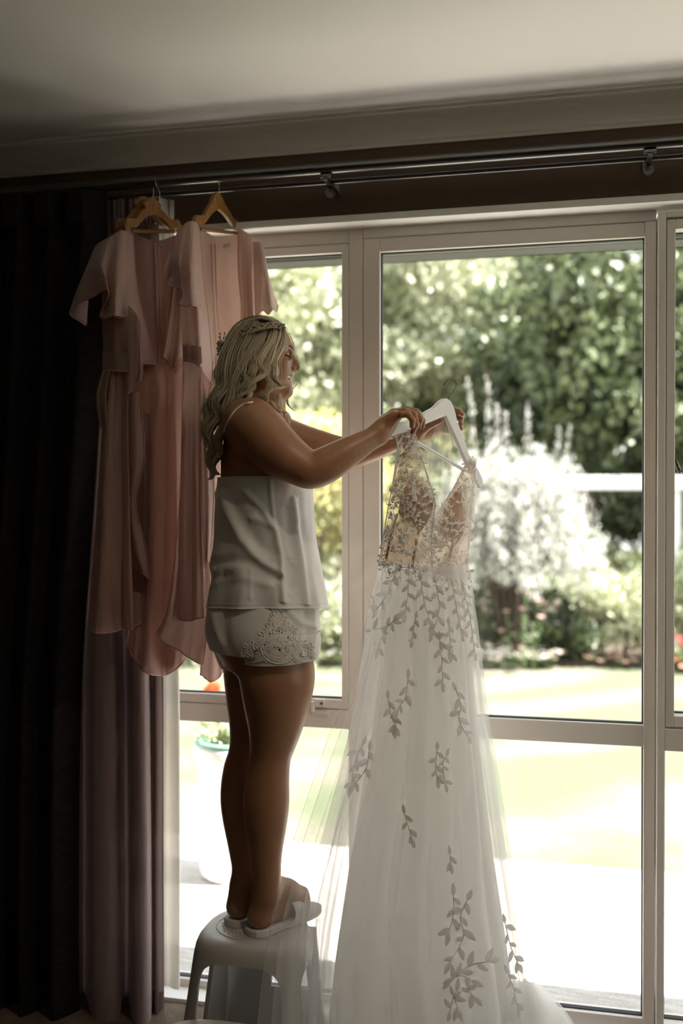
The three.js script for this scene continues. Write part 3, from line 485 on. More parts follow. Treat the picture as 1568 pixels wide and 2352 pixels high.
const reachNear = handField(palmNear, fingersNear, thumbNear, armNear), reachFar = handField(palmFar, fingersFar, thumbFar, armFar);
// head
const HEAD_D = 2.80, HF = heading(-5), HS = sideOf(HF), H0 = at(605, 830, HEAD_D);
const hp = (f, u, s = 0) => V(H0.x + HF.x * f + HS.x * s, H0.y + u, H0.z + HF.z * f + HS.z * s);
const both = (fn) => { const a = fn(1), b = fn(-1); return (p) => Math.min(a(p), b(p)); };
const skull = egg(hp(-0.006, 0.032), 0.088, 0.074, 0.086, HF, HS), lowerFace = egg(hp(0.026, -0.036), 0.0525, 0.054, 0.062, HF, HS), chin = limb(hp(0.0655, -0.0835, -0.008), hp(0.0655, -0.0835, 0.008), 0.0155, 0.0155);
const jaw = both((s) => limb(hp(-0.004, -0.052, 0.048 * s), hp(0.058, -0.084, 0.012 * s), 0.020, 0.0165)), cheek = both((s) => egg(hp(0.052, -0.016, 0.034 * s), 0.023, 0.023, 0.024, HF, HS));
const nose = limb(hp(0.0775, 0.018), hp(0.0945, -0.0165), 0.0072, 0.0102), wing = both((s) => limb(hp(0.085, -0.0205, 0.0105 * s), hp(0.083, -0.0215, 0.0105 * s), 0.0082, 0.0075)), nostril = both((s) => limb(hp(0.0895, -0.0290, 0.0065 * s), hp(0.0860, -0.0285, 0.0075 * s), 0.0034, 0.0030));
const brow = both((s) => limb(hp(0.0755, 0.0345, 0.010 * s), hp(0.062, 0.036, 0.044 * s), 0.0105, 0.010)), socket = both((s) => egg(hp(0.0775, 0.014, 0.033 * s), 0.0115, 0.017, 0.0115, HF, HS)), lid = both((s) => egg(hp(0.0640, 0.0145, 0.0315 * s), 0.0130, 0.0150, 0.0120, HF, HS));
const lipU = both((s) => limb(hp(0.0785, -0.0385), hp(0.0560, -0.0310, 0.0290 * s), 0.0050, 0.0030)), lipL = both((s) => limb(hp(0.0735, -0.0575), hp(0.0555, -0.0345, 0.0290 * s), 0.0060, 0.0030));
const mouth = egg(hp(0.0770, -0.0478), 0.0200, 0.0260, 0.0066, HF, HS), teeth = egg(hp(0.0635, -0.0455), 0.0135, 0.0235, 0.0072, HF, HS), ear = both((s) => egg(hp(-0.010, 0.004, 0.074 * s), 0.017, 0.008, 0.028, HF, HS));
const neck = chain([J(584, 985, 2.80, 0.066), J(592, 950, 2.80, 0.0565), J(600, 915, 2.80, 0.054), [hp(-0.012, -0.035), 0.052]], 0.03);
const headField = (p) => {
  const far = p.distanceTo(H0) - 0.17; if (far > 0.05) return far;
  let d = smin(skull(p), lowerFace(p), 0.045); d = smin(d, jaw(p), 0.02); d = smin(d, chin(p), 0.016); d = smin(d, cheek(p), 0.018); d = smin(d, brow(p), 0.012);
  d = smax(d, -socket(p), 0.010); d = smin(d, lid(p), 0.004); d = smin(d, nose(p), 0.010); d = smin(d, wing(p), 0.005); d = smax(d, -nostril(p), 0.003);
  d = smin(d, lipU(p), 0.004); d = smin(d, lipL(p), 0.004); d = smax(d, -mouth(p), 0.003); d = smin(d, teeth(p), 0.0005); return smin(d, ear(p), 0.006);
};
const shoulders = (p) => smin(trunkField(p), Math.min(bridgeN(p), bridgeF(p)), 0.05), bridgeN = limb(at(586, 968, 2.80), at(580, 975, 2.69), 0.060, 0.060), bridgeF = limb(at(590, 968, 2.80), at(594, 970, 2.90), 0.060, 0.058);
const bodyField = (p) => {
  let d = 9;
  if (p.y < 1.35) { const l = smin(Math.min(smin(legNear(p), footNear(p), 0.03), 9), Math.min(smin(legFar(p), footFar(p), 0.03), 9), 0.006); d = Math.min(d, l); }
  if (p.y > 1.0) { d = smin(d, shoulders(p), p.y < 1.3 ? 0.03 : 0.001); const a = smin(reachNear(p), reachFar(p), 0.002); d = smin(d, a, 0.035); }
  if (p.y > 1.6) { d = smin(d, neck(p), 0.045); d = smin(d, headField(p), 0.02); }
  return d;
};
const SKIN = [0.35, 0.172, 0.092];
function paintSkin(p, c) {
  const n = 1 + 0.10 * noise3(p.x * 22, p.y * 22, p.z * 22) + 0.05 * noise3(p.x * 90, p.y * 90, p.z * 90);
  c.setRGB(SKIN[0] * n, SKIN[1] * n, SKIN[2] * n);
  if (p.y > 1.72) {
    const m = lipU(p), l = lipL(p), t = teeth(p);
    if (t < 0.0012 && m > 0.0016 && l > 0.0016 && p.distanceTo(hp(0.074, -0.046)) < 0.030) c.setRGB(0.68, 0.64, 0.58);
    else if (Math.min(m, l) < 0.0009) c.setRGB(0.42, 0.13, 0.11);
  }
}
const person = thing('person', 'blonde person in white satin camisole and shorts standing on a stool, holding a hanger', 'person');
{
  const skin = new THREE.MeshPhysicalMaterial({ color: 0xffffff, vertexColors: true, roughness: 0.42, sheen: 0.1, sheenColor: C3(0.9, 0.55, 0.35), sheenRoughness: 0.5 });
  const bb = (list, m) => { const b = new THREE.Box3().setFromPoints(list); return b.expandByScalar(m); };
  // legs and trunk, then each arm from the upper arm on, then the head
  const splitN = at(690, 1070, 2.6), cutHead = at(600, 925, 2.8).y;
  const geos = [];
  const clip = (g, keep) => { const p = g.attributes.position, out = [], ix = g.index; for (let t = 0; t < ix.count; t += 3) { const a = ix.getX(t), b = ix.getX(t + 1), c = ix.getX(t + 2), x = (p.getX(a) + p.getX(b) + p.getX(c)) / 3, y = (p.getY(a) + p.getY(b) + p.getY(c)) / 3, z = (p.getZ(a) + p.getZ(b) + p.getZ(c)) / 3; if (keep(x, y, z)) out.push(a, b, c); } g.setIndex(out); return g; };
  const handX = (x, y, z) => (x - splitN.x) * RIGHT.x + (z - splitN.z) * RIGHT.z; // along the frame, from the near elbow
  const whole = bb([at(470, 930, 2.8), at(470, 2150, 3.0), at(760, 2150, 2.6), at(760, 930, 3.05), at(545, 1000, 2.58), at(760, 1050, 2.5), at(640, 2140, 2.66), at(640, 1000, 3.05)], 0.03);
  whole.max.y = cutHead + 0.01; whole.min.y = at(600, 2150, 2.745).y - 0.03;
  geos.push(clip(fieldMesh(bodyField, whole.min, whole.max, 0.0062, paintSkin), (x, y, z) => (y < 1.35 || handX(x, y, z) < 0.004) && y < cutHead));
  const depthOf = (x, y, z) => (x - EYE.x) * AHEAD.x + (y - EYE.y) * AHEAD.y + (z - EYE.z) * AHEAD.z;
  const nearBox = bb([at(680, 925, 2.53), at(680, 1130, 2.53), at(985, 925, 2.54), at(985, 1030, 2.70), at(690, 1130, 2.68), at(985, 930, 2.70)], 0.012), farBox = bb([at(690, 960, 2.80), at(690, 1090, 2.98), at(1070, 930, 2.79), at(1070, 1000, 2.92), at(690, 960, 2.98), at(930, 1040, 2.80)], 0.012);
  geos.push(clip(fieldMesh(bodyField, nearBox.min, nearBox.max, 0.0030, paintSkin), (x, y, z) => handX(x, y, z) >= 0 && depthOf(x, y, z) < 2.75));
  geos.push(clip(fieldMesh(bodyField, farBox.min, farBox.max, 0.0030, paintSkin), (x, y, z) => handX(x, y, z) >= 0 && depthOf(x, y, z) >= 2.75));
  const headBox = bb([hp(-0.11, 0.13, 0.1), hp(0.12, 0.13, -0.1), hp(-0.11, -0.12, -0.1), hp(0.12, -0.11, 0.1)], 0.01); headBox.min.y = cutHead - 0.006;
  geos.push(clip(fieldMesh(bodyField, headBox.min, headBox.max, 0.0020, paintSkin), (x, y) => y > cutHead - 0.004));
  part(person, 'body', merged(geos), skin);
}
// ---------------------------------------------------------------- clothing, hair, slippers of the person
const seen = (p) => { const v = p.clone().sub(EYE), d = v.dot(AHEAD); return [FRAME_W / 2 + FOCAL * v.dot(RIGHT) / d, FRAME_H / 2 - FOCAL * v.dot(UPWARD) / d, d]; };
// nearest surface along a sight line, looked up in a small table made from the triangles
function depthMap(geos, x0, x1, y0, y1, step) {
  const w = Math.ceil((x1 - x0) / step) + 1, h = Math.ceil((y1 - y0) / step) + 1, z = new Float32Array(w * h).fill(1e9);
  for (const g of geos) {
    const p = g.attributes.position, s = []; for (let i = 0; i < p.count; i++) s.push(seen(V(p.getX(i), p.getY(i), p.getZ(i))));
    const ix = g.index ?? { count: p.count, getX: (i) => i };
    for (let t = 0; t < ix.count; t += 3) {
      const [A, B, C] = [s[ix.getX(t)], s[ix.getX(t + 1)], s[ix.getX(t + 2)]], den = (B[1] - C[1]) * (A[0] - C[0]) + (C[0] - B[0]) * (A[1] - C[1]);
      if (Math.abs(den) < 1e-9) continue;
      const a0 = Math.max(0, Math.floor((Math.min(A[0], B[0], C[0]) - x0) / step)), a1 = Math.min(w - 1, Math.ceil((Math.max(A[0], B[0], C[0]) - x0) / step)), b0 = Math.max(0, Math.floor((Math.min(A[1], B[1], C[1]) - y0) / step)), b1 = Math.min(h - 1, Math.ceil((Math.max(A[1], B[1], C[1]) - y0) / step));
      for (let j = b0; j <= b1; j++) for (let i = a0; i <= a1; i++) { const X = x0 + i * step, Y = y0 + j * step, u = ((B[1] - C[1]) * (X - C[0]) + (C[0] - B[0]) * (Y - C[1])) / den, v = ((C[1] - A[1]) * (X - C[0]) + (A[0] - C[0]) * (Y - C[1])) / den, q = 1 - u - v; if (u < -0.02 || v < -0.02 || q < -0.02) continue; const d = u * A[2] + v * B[2] + q * C[2]; if (d < z[j * w + i]) z[j * w + i] = d; }
    }
  }
  return (x, y) => { const i = Math.round((x - x0) / step), j = Math.round((y - y0) / step); if (i < 0 || j < 0 || i >= w || j >= h || z[j * w + i] > 1e8) return null; return at(x, y, z[j * w + i]); };
}
// folds drawn as ridges on cloth: list of {line: [[x, y], ...], amp, wide}
function foldHeight(folds, x, y) {
  let h = 0;
  for (const { line, amp, wide } of folds) {
    let best = 1e9;
    for (let k = 0; k + 1 < line.length; k++) { const [ax, ay] = line[k], dx = line[k + 1][0] - ax, dy = line[k + 1][1] - ay, t = clamp(((x - ax) * dx + (y - ay) * dy) / (dx * dx + dy * dy), 0, 1), e = (k === 0 && t === 0) || (k === line.length - 2 && t === 1) ? 1.8 : 1; best = Math.min(best, e * Math.hypot(x - ax - dx * t, y - ay - dy * t)); }
    h += amp * Math.exp(-(best * best) / (wide * wide));
  }
  return h;
}
function garment(table, d, n, rows, bend, F = FACING, S = FLANK, deg = 16) { // table: [y, left x, right x, half width]
  const sn = Math.sin(deg * Math.PI / 180), cs = Math.cos(deg * Math.PI / 180);
  const rings = table.map(([y, l, r, b]) => { const w = (r - l) / 2 * d / FOCAL, a = Math.sqrt(Math.max(w * w - (b * sn) ** 2, 1e-5)) / cs; return { c: at((l + r) / 2, y, d), a, b }; });
  const ctrl = rings.map(({ c, a, b }) => { const row = []; for (let k = 0; k < 24; k++) { const t = k / 24 * 2 * Math.PI; row.push(V(c.x + F.x * a * Math.cos(t) + S.x * b * Math.sin(t), c.y, c.z + F.z * a * Math.cos(t) + S.z * b * Math.sin(t))); } return row; });
  const cen = (y) => { let k = 0; while (k < rings.length - 2 && rings[k + 1].c.y > y) k++; const t = (y - rings[k].c.y) / (rings[k + 1].c.y - rings[k].c.y); return rings[k].c.clone().lerp(rings[k + 1].c, clamp(t, 0, 1)); };
  const rws = netRows(ctrl, n, rows, { closed: true });
  return rws.map((r, j) => r.map((p, i) => { const c = cen(p.y), out = V(p.x - c.x, 0, p.z - c.z).normalize(); return bend(p, out, i / n, j / rows); }));
}
const satin = std(C3(0.88, 0.86, 0.83), 0.97, { transmission: 0.22, thickness: 0, clearcoat: 0.5, clearcoatRoughness: 0.36, sheen: 0.4, sheenColor: C3(0.9, 0.88, 0.84), sheenRoughness: 0.4 });
const satinTrim = std(C3(0.80, 0.77, 0.72), 0.4);
{
  const folds = [
    { line: [[506, 1128], [525, 1180], [556, 1240], [600, 1295], [645, 1322]], amp: 0.0088, wide: 12 }, { line: [[520, 1120], [560, 1200], [600, 1258], [632, 1275]], amp: -0.0048, wide: 16 }, { line: [[560, 1128], [606, 1172], [632, 1225], [645, 1300], [652, 1392]], amp: 0.0061, wide: 8 },
    { line: [[618, 1100], [626, 1180], [642, 1270], [648, 1392]], amp: 0.0041, wide: 5 }, { line: [[672, 1150], [680, 1220], [691, 1292], [704, 1394]], amp: 0.0068, wide: 7 }, { line: [[575, 1190], [600, 1198], [626, 1210]], amp: 0.0041, wide: 9 },
    { line: [[492, 1300], [540, 1288], [590, 1300], [640, 1338]], amp: -0.0068, wide: 15 }, { line: [[660, 1290], [672, 1320], [668, 1360]], amp: -0.0061, wide: 12 }, { line: [[656, 1170], [664, 1240], [676, 1288]], amp: -0.0041, wide: 10 }, { line: [[690, 1210], [705, 1290], [716, 1390]], amp: -0.0041, wide: 10 }, { line: [[576, 1312], [575, 1384]], amp: 0.0020, wide: 4 },
    { line: [[500, 1340], [560, 1330], [620, 1352]], amp: 0.0041, wide: 12 }];
  const camRows = garment([[1098, 500, 712, 0.152], [1130, 498, 715, 0.155], [1180, 494, 718, 0.152], [1240, 491, 722, 0.152], [1283, 484, 729, 0.162], [1300, 481, 733, 0.165], [1324, 487, 738, 0.168], [1358, 480, 744, 0.178], [1391, 476, 750, 0.183]], BODY_D, 220, 130, (p, out, u, v) => {
    const [x, y] = seen(p), facing = out.dot(AHEADH) < 0.25 ? 1 : 0.3;
    const h = foldHeight(folds, x, y) * facing + 0.0022 * noise3(p.x * 16, p.y * 9, p.z * 16) + 0.0012 * noise3(u * 44, v * 5, 7) + v * v * 0.006 * Math.sin(u * 2 * Math.PI * 9 + 1.5 * noise3(u * 5, v * 2, 3));
    const q = p.clone().addScaledVector(out, h + 0.002);
    const front = Math.pow(Math.max(0, Math.cos(u * 2 * Math.PI)), 2); q.y += (1 - v) * (1 - v) * front * 0.075;
    q.y += v * v * (0.012 * Math.max(0, Math.sin(u * 2 * Math.PI)) - 0.008 * Math.max(0, Math.cos(u * 2 * Math.PI)));
    return q;
  });
  const cam = part(person, 'camisole', gridGeometry(camRows, 1, true), satin, 'white satin camisole');
  part(cam, 'hem', merged([tube(camRows[130].filter((_, i) => i % 2 === 0), 0.0017, 5, 200), tube(camRows[0].filter((_, i) => i % 2 === 0), 0.0016, 5, 200), tube(camRows[124].filter((_, i) => i % 2 === 0).map((p) => p.clone()), 0.0008, 4, 200)]), satinTrim);
  const onSkin = depthMap([person.children[0].geometry], 480, 700, 900, 1130, 1);
  const nearStrap = [[506, 1104], [504, 1085], [503, 1062], [504, 1040], [507, 1018], [514, 992], [525, 966], [540, 944], [558, 930], [576, 925]].map(([x, y]) => onSkin(x, y)?.addScaledVector(AHEAD, -0.004)).filter(Boolean).map((p) => [...seen(p)]);
  for (const pts of [[...nearStrap, [600, 926, 2.70], [640, 975, 2.70], [672, 1030, 2.71], [690, 1075, 2.73]], [[512, 1100, 2.90], [512, 1040, 2.91], [530, 970, 2.90], [570, 932, 2.89], [610, 940, 2.885], [650, 990, 2.87], [690, 1060, 2.86]]])
    part(cam, 'strap', tube(pts.map((q) => at(...q)), 0.0032, 6, 80, 0.8), satinTrim);
  part(cam, 'strap_slider', new THREE.TorusGeometry(0.005, 0.0013, 8, 16).rotateY(0.4).translate(...(onSkin(504, 1046) ?? at(502, 1046, 2.7)).addScaledVector(AHEAD, -0.006).toArray()), M.chrome);

  const shFolds = [{ line: [[486, 1395], [496, 1450], [520, 1500], [540, 1530]], amp: 0.006, wide: 9 }, { line: [[520, 1400], [515, 1460], [530, 1520]], amp: -0.005, wide: 12 }, { line: [[720, 1395], [722, 1450], [715, 1520]], amp: 0.005, wide: 6 }, { line: [[660, 1400], [690, 1430], [720, 1440]], amp: 0.004, wide: 8 }, { line: [[700, 1400], [706, 1460], [700, 1500]], amp: -0.004, wide: 8 }];
  const bendS = (p, out, u, v) => { const [x, y] = seen(p); return p.clone().addScaledVector(out, (out.dot(AHEADH) < 0.25 ? 1 : 0.3) * foldHeight(shFolds, x, y) + 0.0016 * noise3(p.x * 18, p.y * 10, p.z * 18)); };
  const hip = garment([[1372, 486, 730, 0.178], [1395, 477, 733, 0.186], [1430, 470, 735, 0.194], [1460, 471, 736, 0.196], [1488, 480, 733, 0.190]], BODY_D, 180, 60, bendS);
  const cuffN = garment([[1450, 550, 735, 0.108], [1474, 548, 736, 0.117], [1498, 546, 734, 0.119], [1525, 545, 730, 0.119]], 2.72, 140, 44, (p, out, u, v) => { const q = bendS(p, out, u, v); q.y += 0.006 * v * Math.sin(u * 12.56 + 1) + v * 0.020 * Math.max(0, Math.sin(u * 6.2832)); return q; });
  const cuffF = garment([[1455, 484, 660, 0.098], [1480, 487, 664, 0.106], [1505, 494, 666, 0.108], [1531, 504, 668, 0.108]], 2.885, 100, 30, bendS);
  const inLace = (x, y) => { const t = (y - 1398) / 118; if (t < 0.12 || y > 1519) return false; const half = 6 + 66 * Math.pow(clamp(t, 0, 1), 1.5) - 5; return Math.abs(x - 637) < half && y < 1518; };
  const holed = (rows, closed) => { const g = gridGeometry(rows, 1, closed), p = g.attributes.position, ix = g.index, keep = []; for (let t = 0; t < ix.count; t += 3) { const a = ix.getX(t), b = ix.getX(t + 1), c = ix.getX(t + 2), m = V((p.getX(a) + p.getX(b) + p.getX(c)) / 3, (p.getY(a) + p.getY(b) + p.getY(c)) / 3, (p.getZ(a) + p.getZ(b) + p.getZ(c)) / 3), [x, y, d] = seen(m); if (!(d < 2.70 && inLace(x, y))) keep.push(a, b, c); } g.setIndex(keep); return g; };
  const shorts = part(person, 'shorts', merged([holed(hip, true), holed(cuffN, true), gridGeometry(cuffF, 1, true)]), satin, 'white satin shorts');
  // lace set into the side: loops and blossoms of cord lying on the cloth
  const lookUp = depthMap([gridGeometry(hip, 1, true), gridGeometry(cuffN, 1, true)], 540, 735, 1385, 1545, 1), onCloth = (x, y) => { const p = lookUp(x, y); return p && { point: p }; };
  const R = rngOf(31), cords = [], S = 2.66 / FOCAL;
  const ring = (x, y, rx, ry, w, a = 0) => { const pts = []; for (let k = 0; k < 11; k++) { const t = k / 10 * 6.2832, cx = Math.cos(t) * rx, cy = Math.sin(t) * ry, X = x + cx * Math.cos(a) - cy * Math.sin(a), Y = y + cx * Math.sin(a) + cy * Math.cos(a), h = onCloth(X, Y); if (!h) return; pts.push(h.point.addScaledVector(AHEAD, -0.0014)); } cords.push(tube(pts, w * S, 5, 20)); };
  const line = (pts, w) => { const ps = pts.map(([x, y]) => onCloth(x, y)).filter(Boolean).map((h) => h.point.addScaledVector(AHEAD, -0.0016)); if (ps.length > 1) cords.push(tube(ps, w * S, 5, ps.length * 3)); };
  const blossom = (x, y, r) => { for (let k = 0; k < 5; k++) { const a = k * 1.2566 + x; ring(x + Math.cos(a) * r, y + Math.sin(a) * r, r * 0.72, r * 0.48, 1.35, a); } ring(x, y, r * 0.4, r * 0.4, 1.3); };
  for (const [x, y, r] of [[638, 1402, 9], [630, 1420, 7], [648, 1422, 7], [622, 1440, 8], [655, 1440, 8], [640, 1436, 6], [608, 1458, 9], [632, 1458, 8], [663, 1458, 9], [648, 1462, 7], [672, 1446, 6], [600, 1476, 8], [680, 1474, 9], [566, 1490, 7], [580, 1483, 7], [694, 1480, 7], [710, 1488, 7], [625, 1476, 7], [655, 1480, 7], [559, 1505, 7], [716, 1506, 6]]) blossom(x, y, r);
  for (let k = 0; k < 210; k++) { const y = 1405 + Math.sqrt(R()) * 112, t = (y - 1398) / 118, half = 6 + 66 * Math.pow(t, 1.5), x = 637 + (R() * 2 - 1) * half; const r = 3.2 + R() * 2.8; ring(x, y, r, r * (0.6 + R() * 0.4), 1.15, R() * 3); }
  for (const [cx, cy, r] of [[640, 1484, 40], [581, 1494, 27], [697, 1494, 25]]) {
    for (const f of [1, 0.86, 0.7, 0.5]) { const pts = []; for (let k = 0; k <= 16; k++) { const a = 0.12 + k / 16 * (Math.PI - 0.24); pts.push([cx + Math.cos(a) * r * f * 1.05, cy + Math.sin(a) * r * f]); } line(pts, f === 1 ? 1.9 : 1.4); }
    for (let k = 0; k < r * 0.75; k++) { const a = 0.15 + k / (r * 0.75) * (Math.PI - 0.3); line([[cx + Math.cos(a) * r * 0.72, cy + Math.sin(a) * r * 0.7], [cx + Math.cos(a) * r * 1.1, cy + Math.sin(a) * r * 1.06]], 0.8); ring(cx + Math.cos(a) * r * 0.78, cy + Math.sin(a) * r * 0.77, 2.6, 2.6, 0.9); }
  }
  part(shorts, 'lace', merged(cords), std(C3(0.76, 0.71, 0.66), 0.8), 'white cord lace inset');
  // slippers
  for (const [x, y, d] of [[597, 2103, 2.755], [548, 2081, 2.82]]) {
    const h = at(x, y, d), F = heading(46), Sd = sideOf(F), sh = new THREE.Shape(), o = [[-0.036, 0], [-0.03, 0.024], [0.0, 0.034], [0.06, 0.033], [0.12, 0.042], [0.17, 0.044], [0.205, 0.032], [0.222, 0.004], [0.212, -0.024], [0.17, -0.040], [0.12, -0.040], [0.06, -0.032], [0.0, -0.033], [-0.03, -0.022]];
    sh.setFromPoints(new THREE.SplineCurve([...o, o[0]].map((q) => new THREE.Vector2(...q))).getPoints(60));
    const g = new THREE.ExtrudeGeometry(sh, { depth: 0.014, bevelEnabled: true, bevelSize: 0.003, bevelThickness: 0.003, bevelSegments: 2 });
    g.applyMatrix4(new THREE.Matrix4().makeBasis(F, Sd.clone().negate(), V(0, 1, 0)).setPosition(h.x, h.y - 0.029 - 0.016, h.z));
    const s = part(person, 'slipper', g, std(C3(0.72, 0.70, 0.70), 0.8), 'white flat slipper');
    const q = (f, u, w) => h.clone().addScaledVector(F, f).addScaledVector(Sd, w).setY(h.y + u), st = [];
    for (const f of [0.09, 0.105, 0.12, 0.135]) st.push([q(f, -0.03, 0.044), q(f, 0.000, 0.047), q(f, 0.040 - f * 0.12, 0.022), q(f, 0.046 - f * 0.12, 0), q(f, 0.036 - f * 0.12, -0.024), q(f, -0.004, -0.046), q(f, -0.03, -0.042)]);
    part(s, 'band', gridGeometry(netRows(st, 30, 10)), std(C3(0.72, 0.70, 0.70), 0.8));
  }
}
{ // hair: a close cap on the skull, then locks of strands
  const hairMat = new THREE.MeshPhysicalMaterial({ color: 0xffffff, vertexColors: true, roughness: 0.38, sheen: 0.35, sheenColor: C3(0.8, 0.65, 0.4), sheenRoughness: 0.4 });
  const capEgg = egg(hp(-0.013, 0.036), 0.096, 0.083, 0.093, HF, HS);
  const capField = (p) => { const x = p.x - H0.x, z = p.z - H0.z, f = x * HF.x + z * HF.z, u = p.y - H0.y; const line = f - (u > 0.06 ? lerp(0.046, 0.066, smooth(u, 0.06, 0.10)) : 0.046 - (0.06 - u) * 0.45); let d = capEgg(p) + 0.0012 * Math.sin((f * 0.3 + u) * 900 + 3 * noise3(f * 60, u * 60, 1)); d = smax(d, line, 0.006); return smax(d, -0.045 - u, 0.01); };
  const R = rngOf(19);
  const cap = fieldMesh(capField, V(H0.x - 0.14, H0.y - 0.06, H0.z - 0.14), V(H0.x + 0.14, H0.y + 0.145, H0.z + 0.14), 0.0025, (p, c) => { const s = 0.75 + 0.5 * noise3(p.x * 120, p.y * 30, p.z * 120); c.setRGB(0.30 * s, 0.21 * s, 0.115 * s); });
  const hair = part(person, 'hair', cap, hairMat, 'long wavy blonde hair, half up');
  let lockNo = 0;
  const strands = (pts, rad, n, tone = 1, thick = 0.00085, tip = 0.5, wave = 0.0085) => {
    const g = [], base = pts.map((q) => q.isVector3 ? q : at(...q)), m = base.length, lockPh = (lockNo++) * 1.9;
    let L = 0; for (let i = 1; i < m; i++) L += base[i].distanceTo(base[i - 1]);
    const fineBase = []; for (let i = 0; i <= 22; i++) { const t = i / 22, p = along(base, t), a = lockPh + t * L / 0.085 * 6.283, w = wave * smooth(t, 0.12, 0.5); fineBase.push(p.addScaledVector(RIGHT, w * Math.sin(a)).addScaledVector(AHEADH, 0.7 * w * Math.cos(a))); }
    const count = Math.round(n * 3.4), lockTone = 0.88 + 0.24 * R();
    for (let k = 0; k < count; k++) {
      const a = R() * 6.283, rr = Math.sqrt(R()), ox = Math.cos(a) * rr, oy = Math.sin(a) * rr, ph = R() * 6.28, short = 0.86 + 0.14 * R(), P = [], stray = R() < 0.04 ? 2.2 : 1;
      for (let i = 0; i <= 22; i++) { const t = i / 22, q = along(fineBase, t * short), w = rad * stray * (0.62 + 0.38 * Math.sin(Math.PI * Math.min(1, t * 1.1 + 0.1))) * (1 - 0.55 * smooth(t, 0.75, 1)); P.push(q.addScaledVector(RIGHT, ox * w + 0.0008 * Math.sin(ph + i * 0.9)).addScaledVector(AHEADH, oy * w)); }
      const t = tube(P, (s) => thick * (1 - (1 - tip) * s), 3, 22), light = tone * lockTone * (0.80 + 0.40 * R()), cols = [], cnt = t.attributes.position.count;
      for (let i = 0; i < cnt; i++) { const s = clamp(Math.floor(i / 3) / 22, 0, 1), rt = lerp(0.74, 1, smooth(s, 0, 0.2)); cols.push(0.74 * light * rt, 0.63 * light * rt * 0.98, 0.47 * light * rt * 0.96); }
      t.setAttribute('color', new THREE.Float32BufferAttribute(cols, 3)); g.push(t.toNonIndexed());
    }
    return g;
  };
  const locks = [], front = [], wisps = [];
  // near side, face to back
  front.push(...strands([[648, 750, 2.772], [651, 775, 2.738], [645, 800, 2.722], [630, 828, 2.712], [627, 848, 2.706], [634, 866, 2.704], [645, 880, 2.706], [638, 890, 2.704], [618, 897, 2.702], [607, 909, 2.700], [608, 926, 2.698], [622, 940, 2.698]], 0.0085, 46, 1.2));
  front.push(...strands([[642, 744, 2.765], [636, 775, 2.728], [622, 808, 2.712], [612, 838, 2.704], [606, 860, 2.70], [614, 880, 2.698], [622, 898, 2.698], [610, 915, 2.696], [604, 935, 2.694]], 0.0125, 44, 1.05));
  front.push(...strands([[628, 742, 2.755], [626, 775, 2.715], [606, 808, 2.702], [598, 832, 2.698], [602, 852, 2.694], [592, 872, 2.692], [574, 890, 2.690], [568, 906, 2.688], [578, 922, 2.686], [598, 932, 2.684]], 0.0125, 48, 1.2));
  front.push(...strands([[612, 742, 2.748], [600, 778, 2.708], [582, 812, 2.698], [576, 842, 2.694], [584, 866, 2.690], [572, 892, 2.688], [556, 912, 2.686], [552, 935, 2.686]], 0.0135, 44, 1.0));
  front.push(...strands([[634, 743, 2.760], [630, 790, 2.716], [614, 830, 2.704], [616, 862, 2.70], [626, 882, 2.700], [618, 902, 2.698], [624, 925, 2.696], [640, 940, 2.70]], 0.008, 30, 1.1));
  front.push(...strands([[600, 742, 2.742], [584, 790, 2.704], [564, 828, 2.694], [560, 860, 2.690], [566, 884, 2.688], [548, 908, 2.686], [534, 935, 2.690], [530, 965, 2.696]], 0.014, 42, 0.9));
  // falling down the back, in layers from near to far
  for (const [dd, tone] of [[2.705, 0.85], [2.735, 0.8], [2.775, 0.75], [2.82, 0.75], [2.865, 0.8]]) {
    const j = () => (R() - 0.5) * 8, far = dd > 2.76;
    locks.push(...strands([[588 + j(), 738, dd + 0.03], [562 + j(), 778, dd], [546 + j(), 822, dd - 0.006], [548 + j(), 862, dd - 0.01], [530 + j(), 902, dd - 0.01], [522 + j(), 945, dd - 0.008], [508 + j(), 985, dd], [506 + j(), 1025, dd + 0.01], [496 + j(), 1060, dd + 0.02], [496 + j(), 1092, dd + 0.02]], 0.017, far ? 22 : 34, tone));
    locks.push(...strands([[570 + j(), 740, dd + 0.03], [540 + j(), 782, dd], [524 + j(), 830, dd - 0.006], [520 + j(), 872, dd - 0.01], [500 + j(), 915, dd - 0.008], [496 + j(), 955, dd], [484 + j(), 995, dd + 0.01], [490 + j(), 1035, dd + 0.02], [482 + j(), 1072, dd + 0.02], [486 + j(), 1103, dd + 0.02]], 0.0165, far ? 22 : 32, tone * 0.95));
    locks.push(...strands([[556 + j(), 748, dd + 0.03], [524 + j(), 792, dd + 0.01], [508 + j(), 840, dd + 0.004], [504 + j(), 880, dd], [488 + j(), 920, dd + 0.004], [478 + j(), 960, dd + 0.01], [474 + j(), 1000, dd + 0.015], [482 + j(), 1040, dd + 0.02], [474 + j(), 1070, dd + 0.02]], 0.013, far ? 18 : 26, tone * 0.95));
  }
  // over the crown to the back, and the twisted braid
  for (let k = 0; k < 9; k++) { const d = 2.735 + k * 0.018; locks.push(...strands([[652 - Math.abs(k - 4) * 2.5, 752 + Math.abs(k - 4) * 1.5, d], [622, 732 + Math.abs(k - 3) * 2.2, d], [588, 727 + Math.abs(k - 3) * 2.2, d], [552, 742 + Math.abs(k - 3) * 2, d], [524, 775, d], [510, 815, d]], 0.009, 26, 0.9, 0.00085, 0.7, 0)); }
  const braidPath = [[652, 752, 2.745], [630, 748, 2.722], [604, 750, 2.708], [578, 758, 2.702], [553, 768, 2.705], [530, 784, 2.715], [512, 802, 2.735]].map((q) => at(...q)), braid = [];
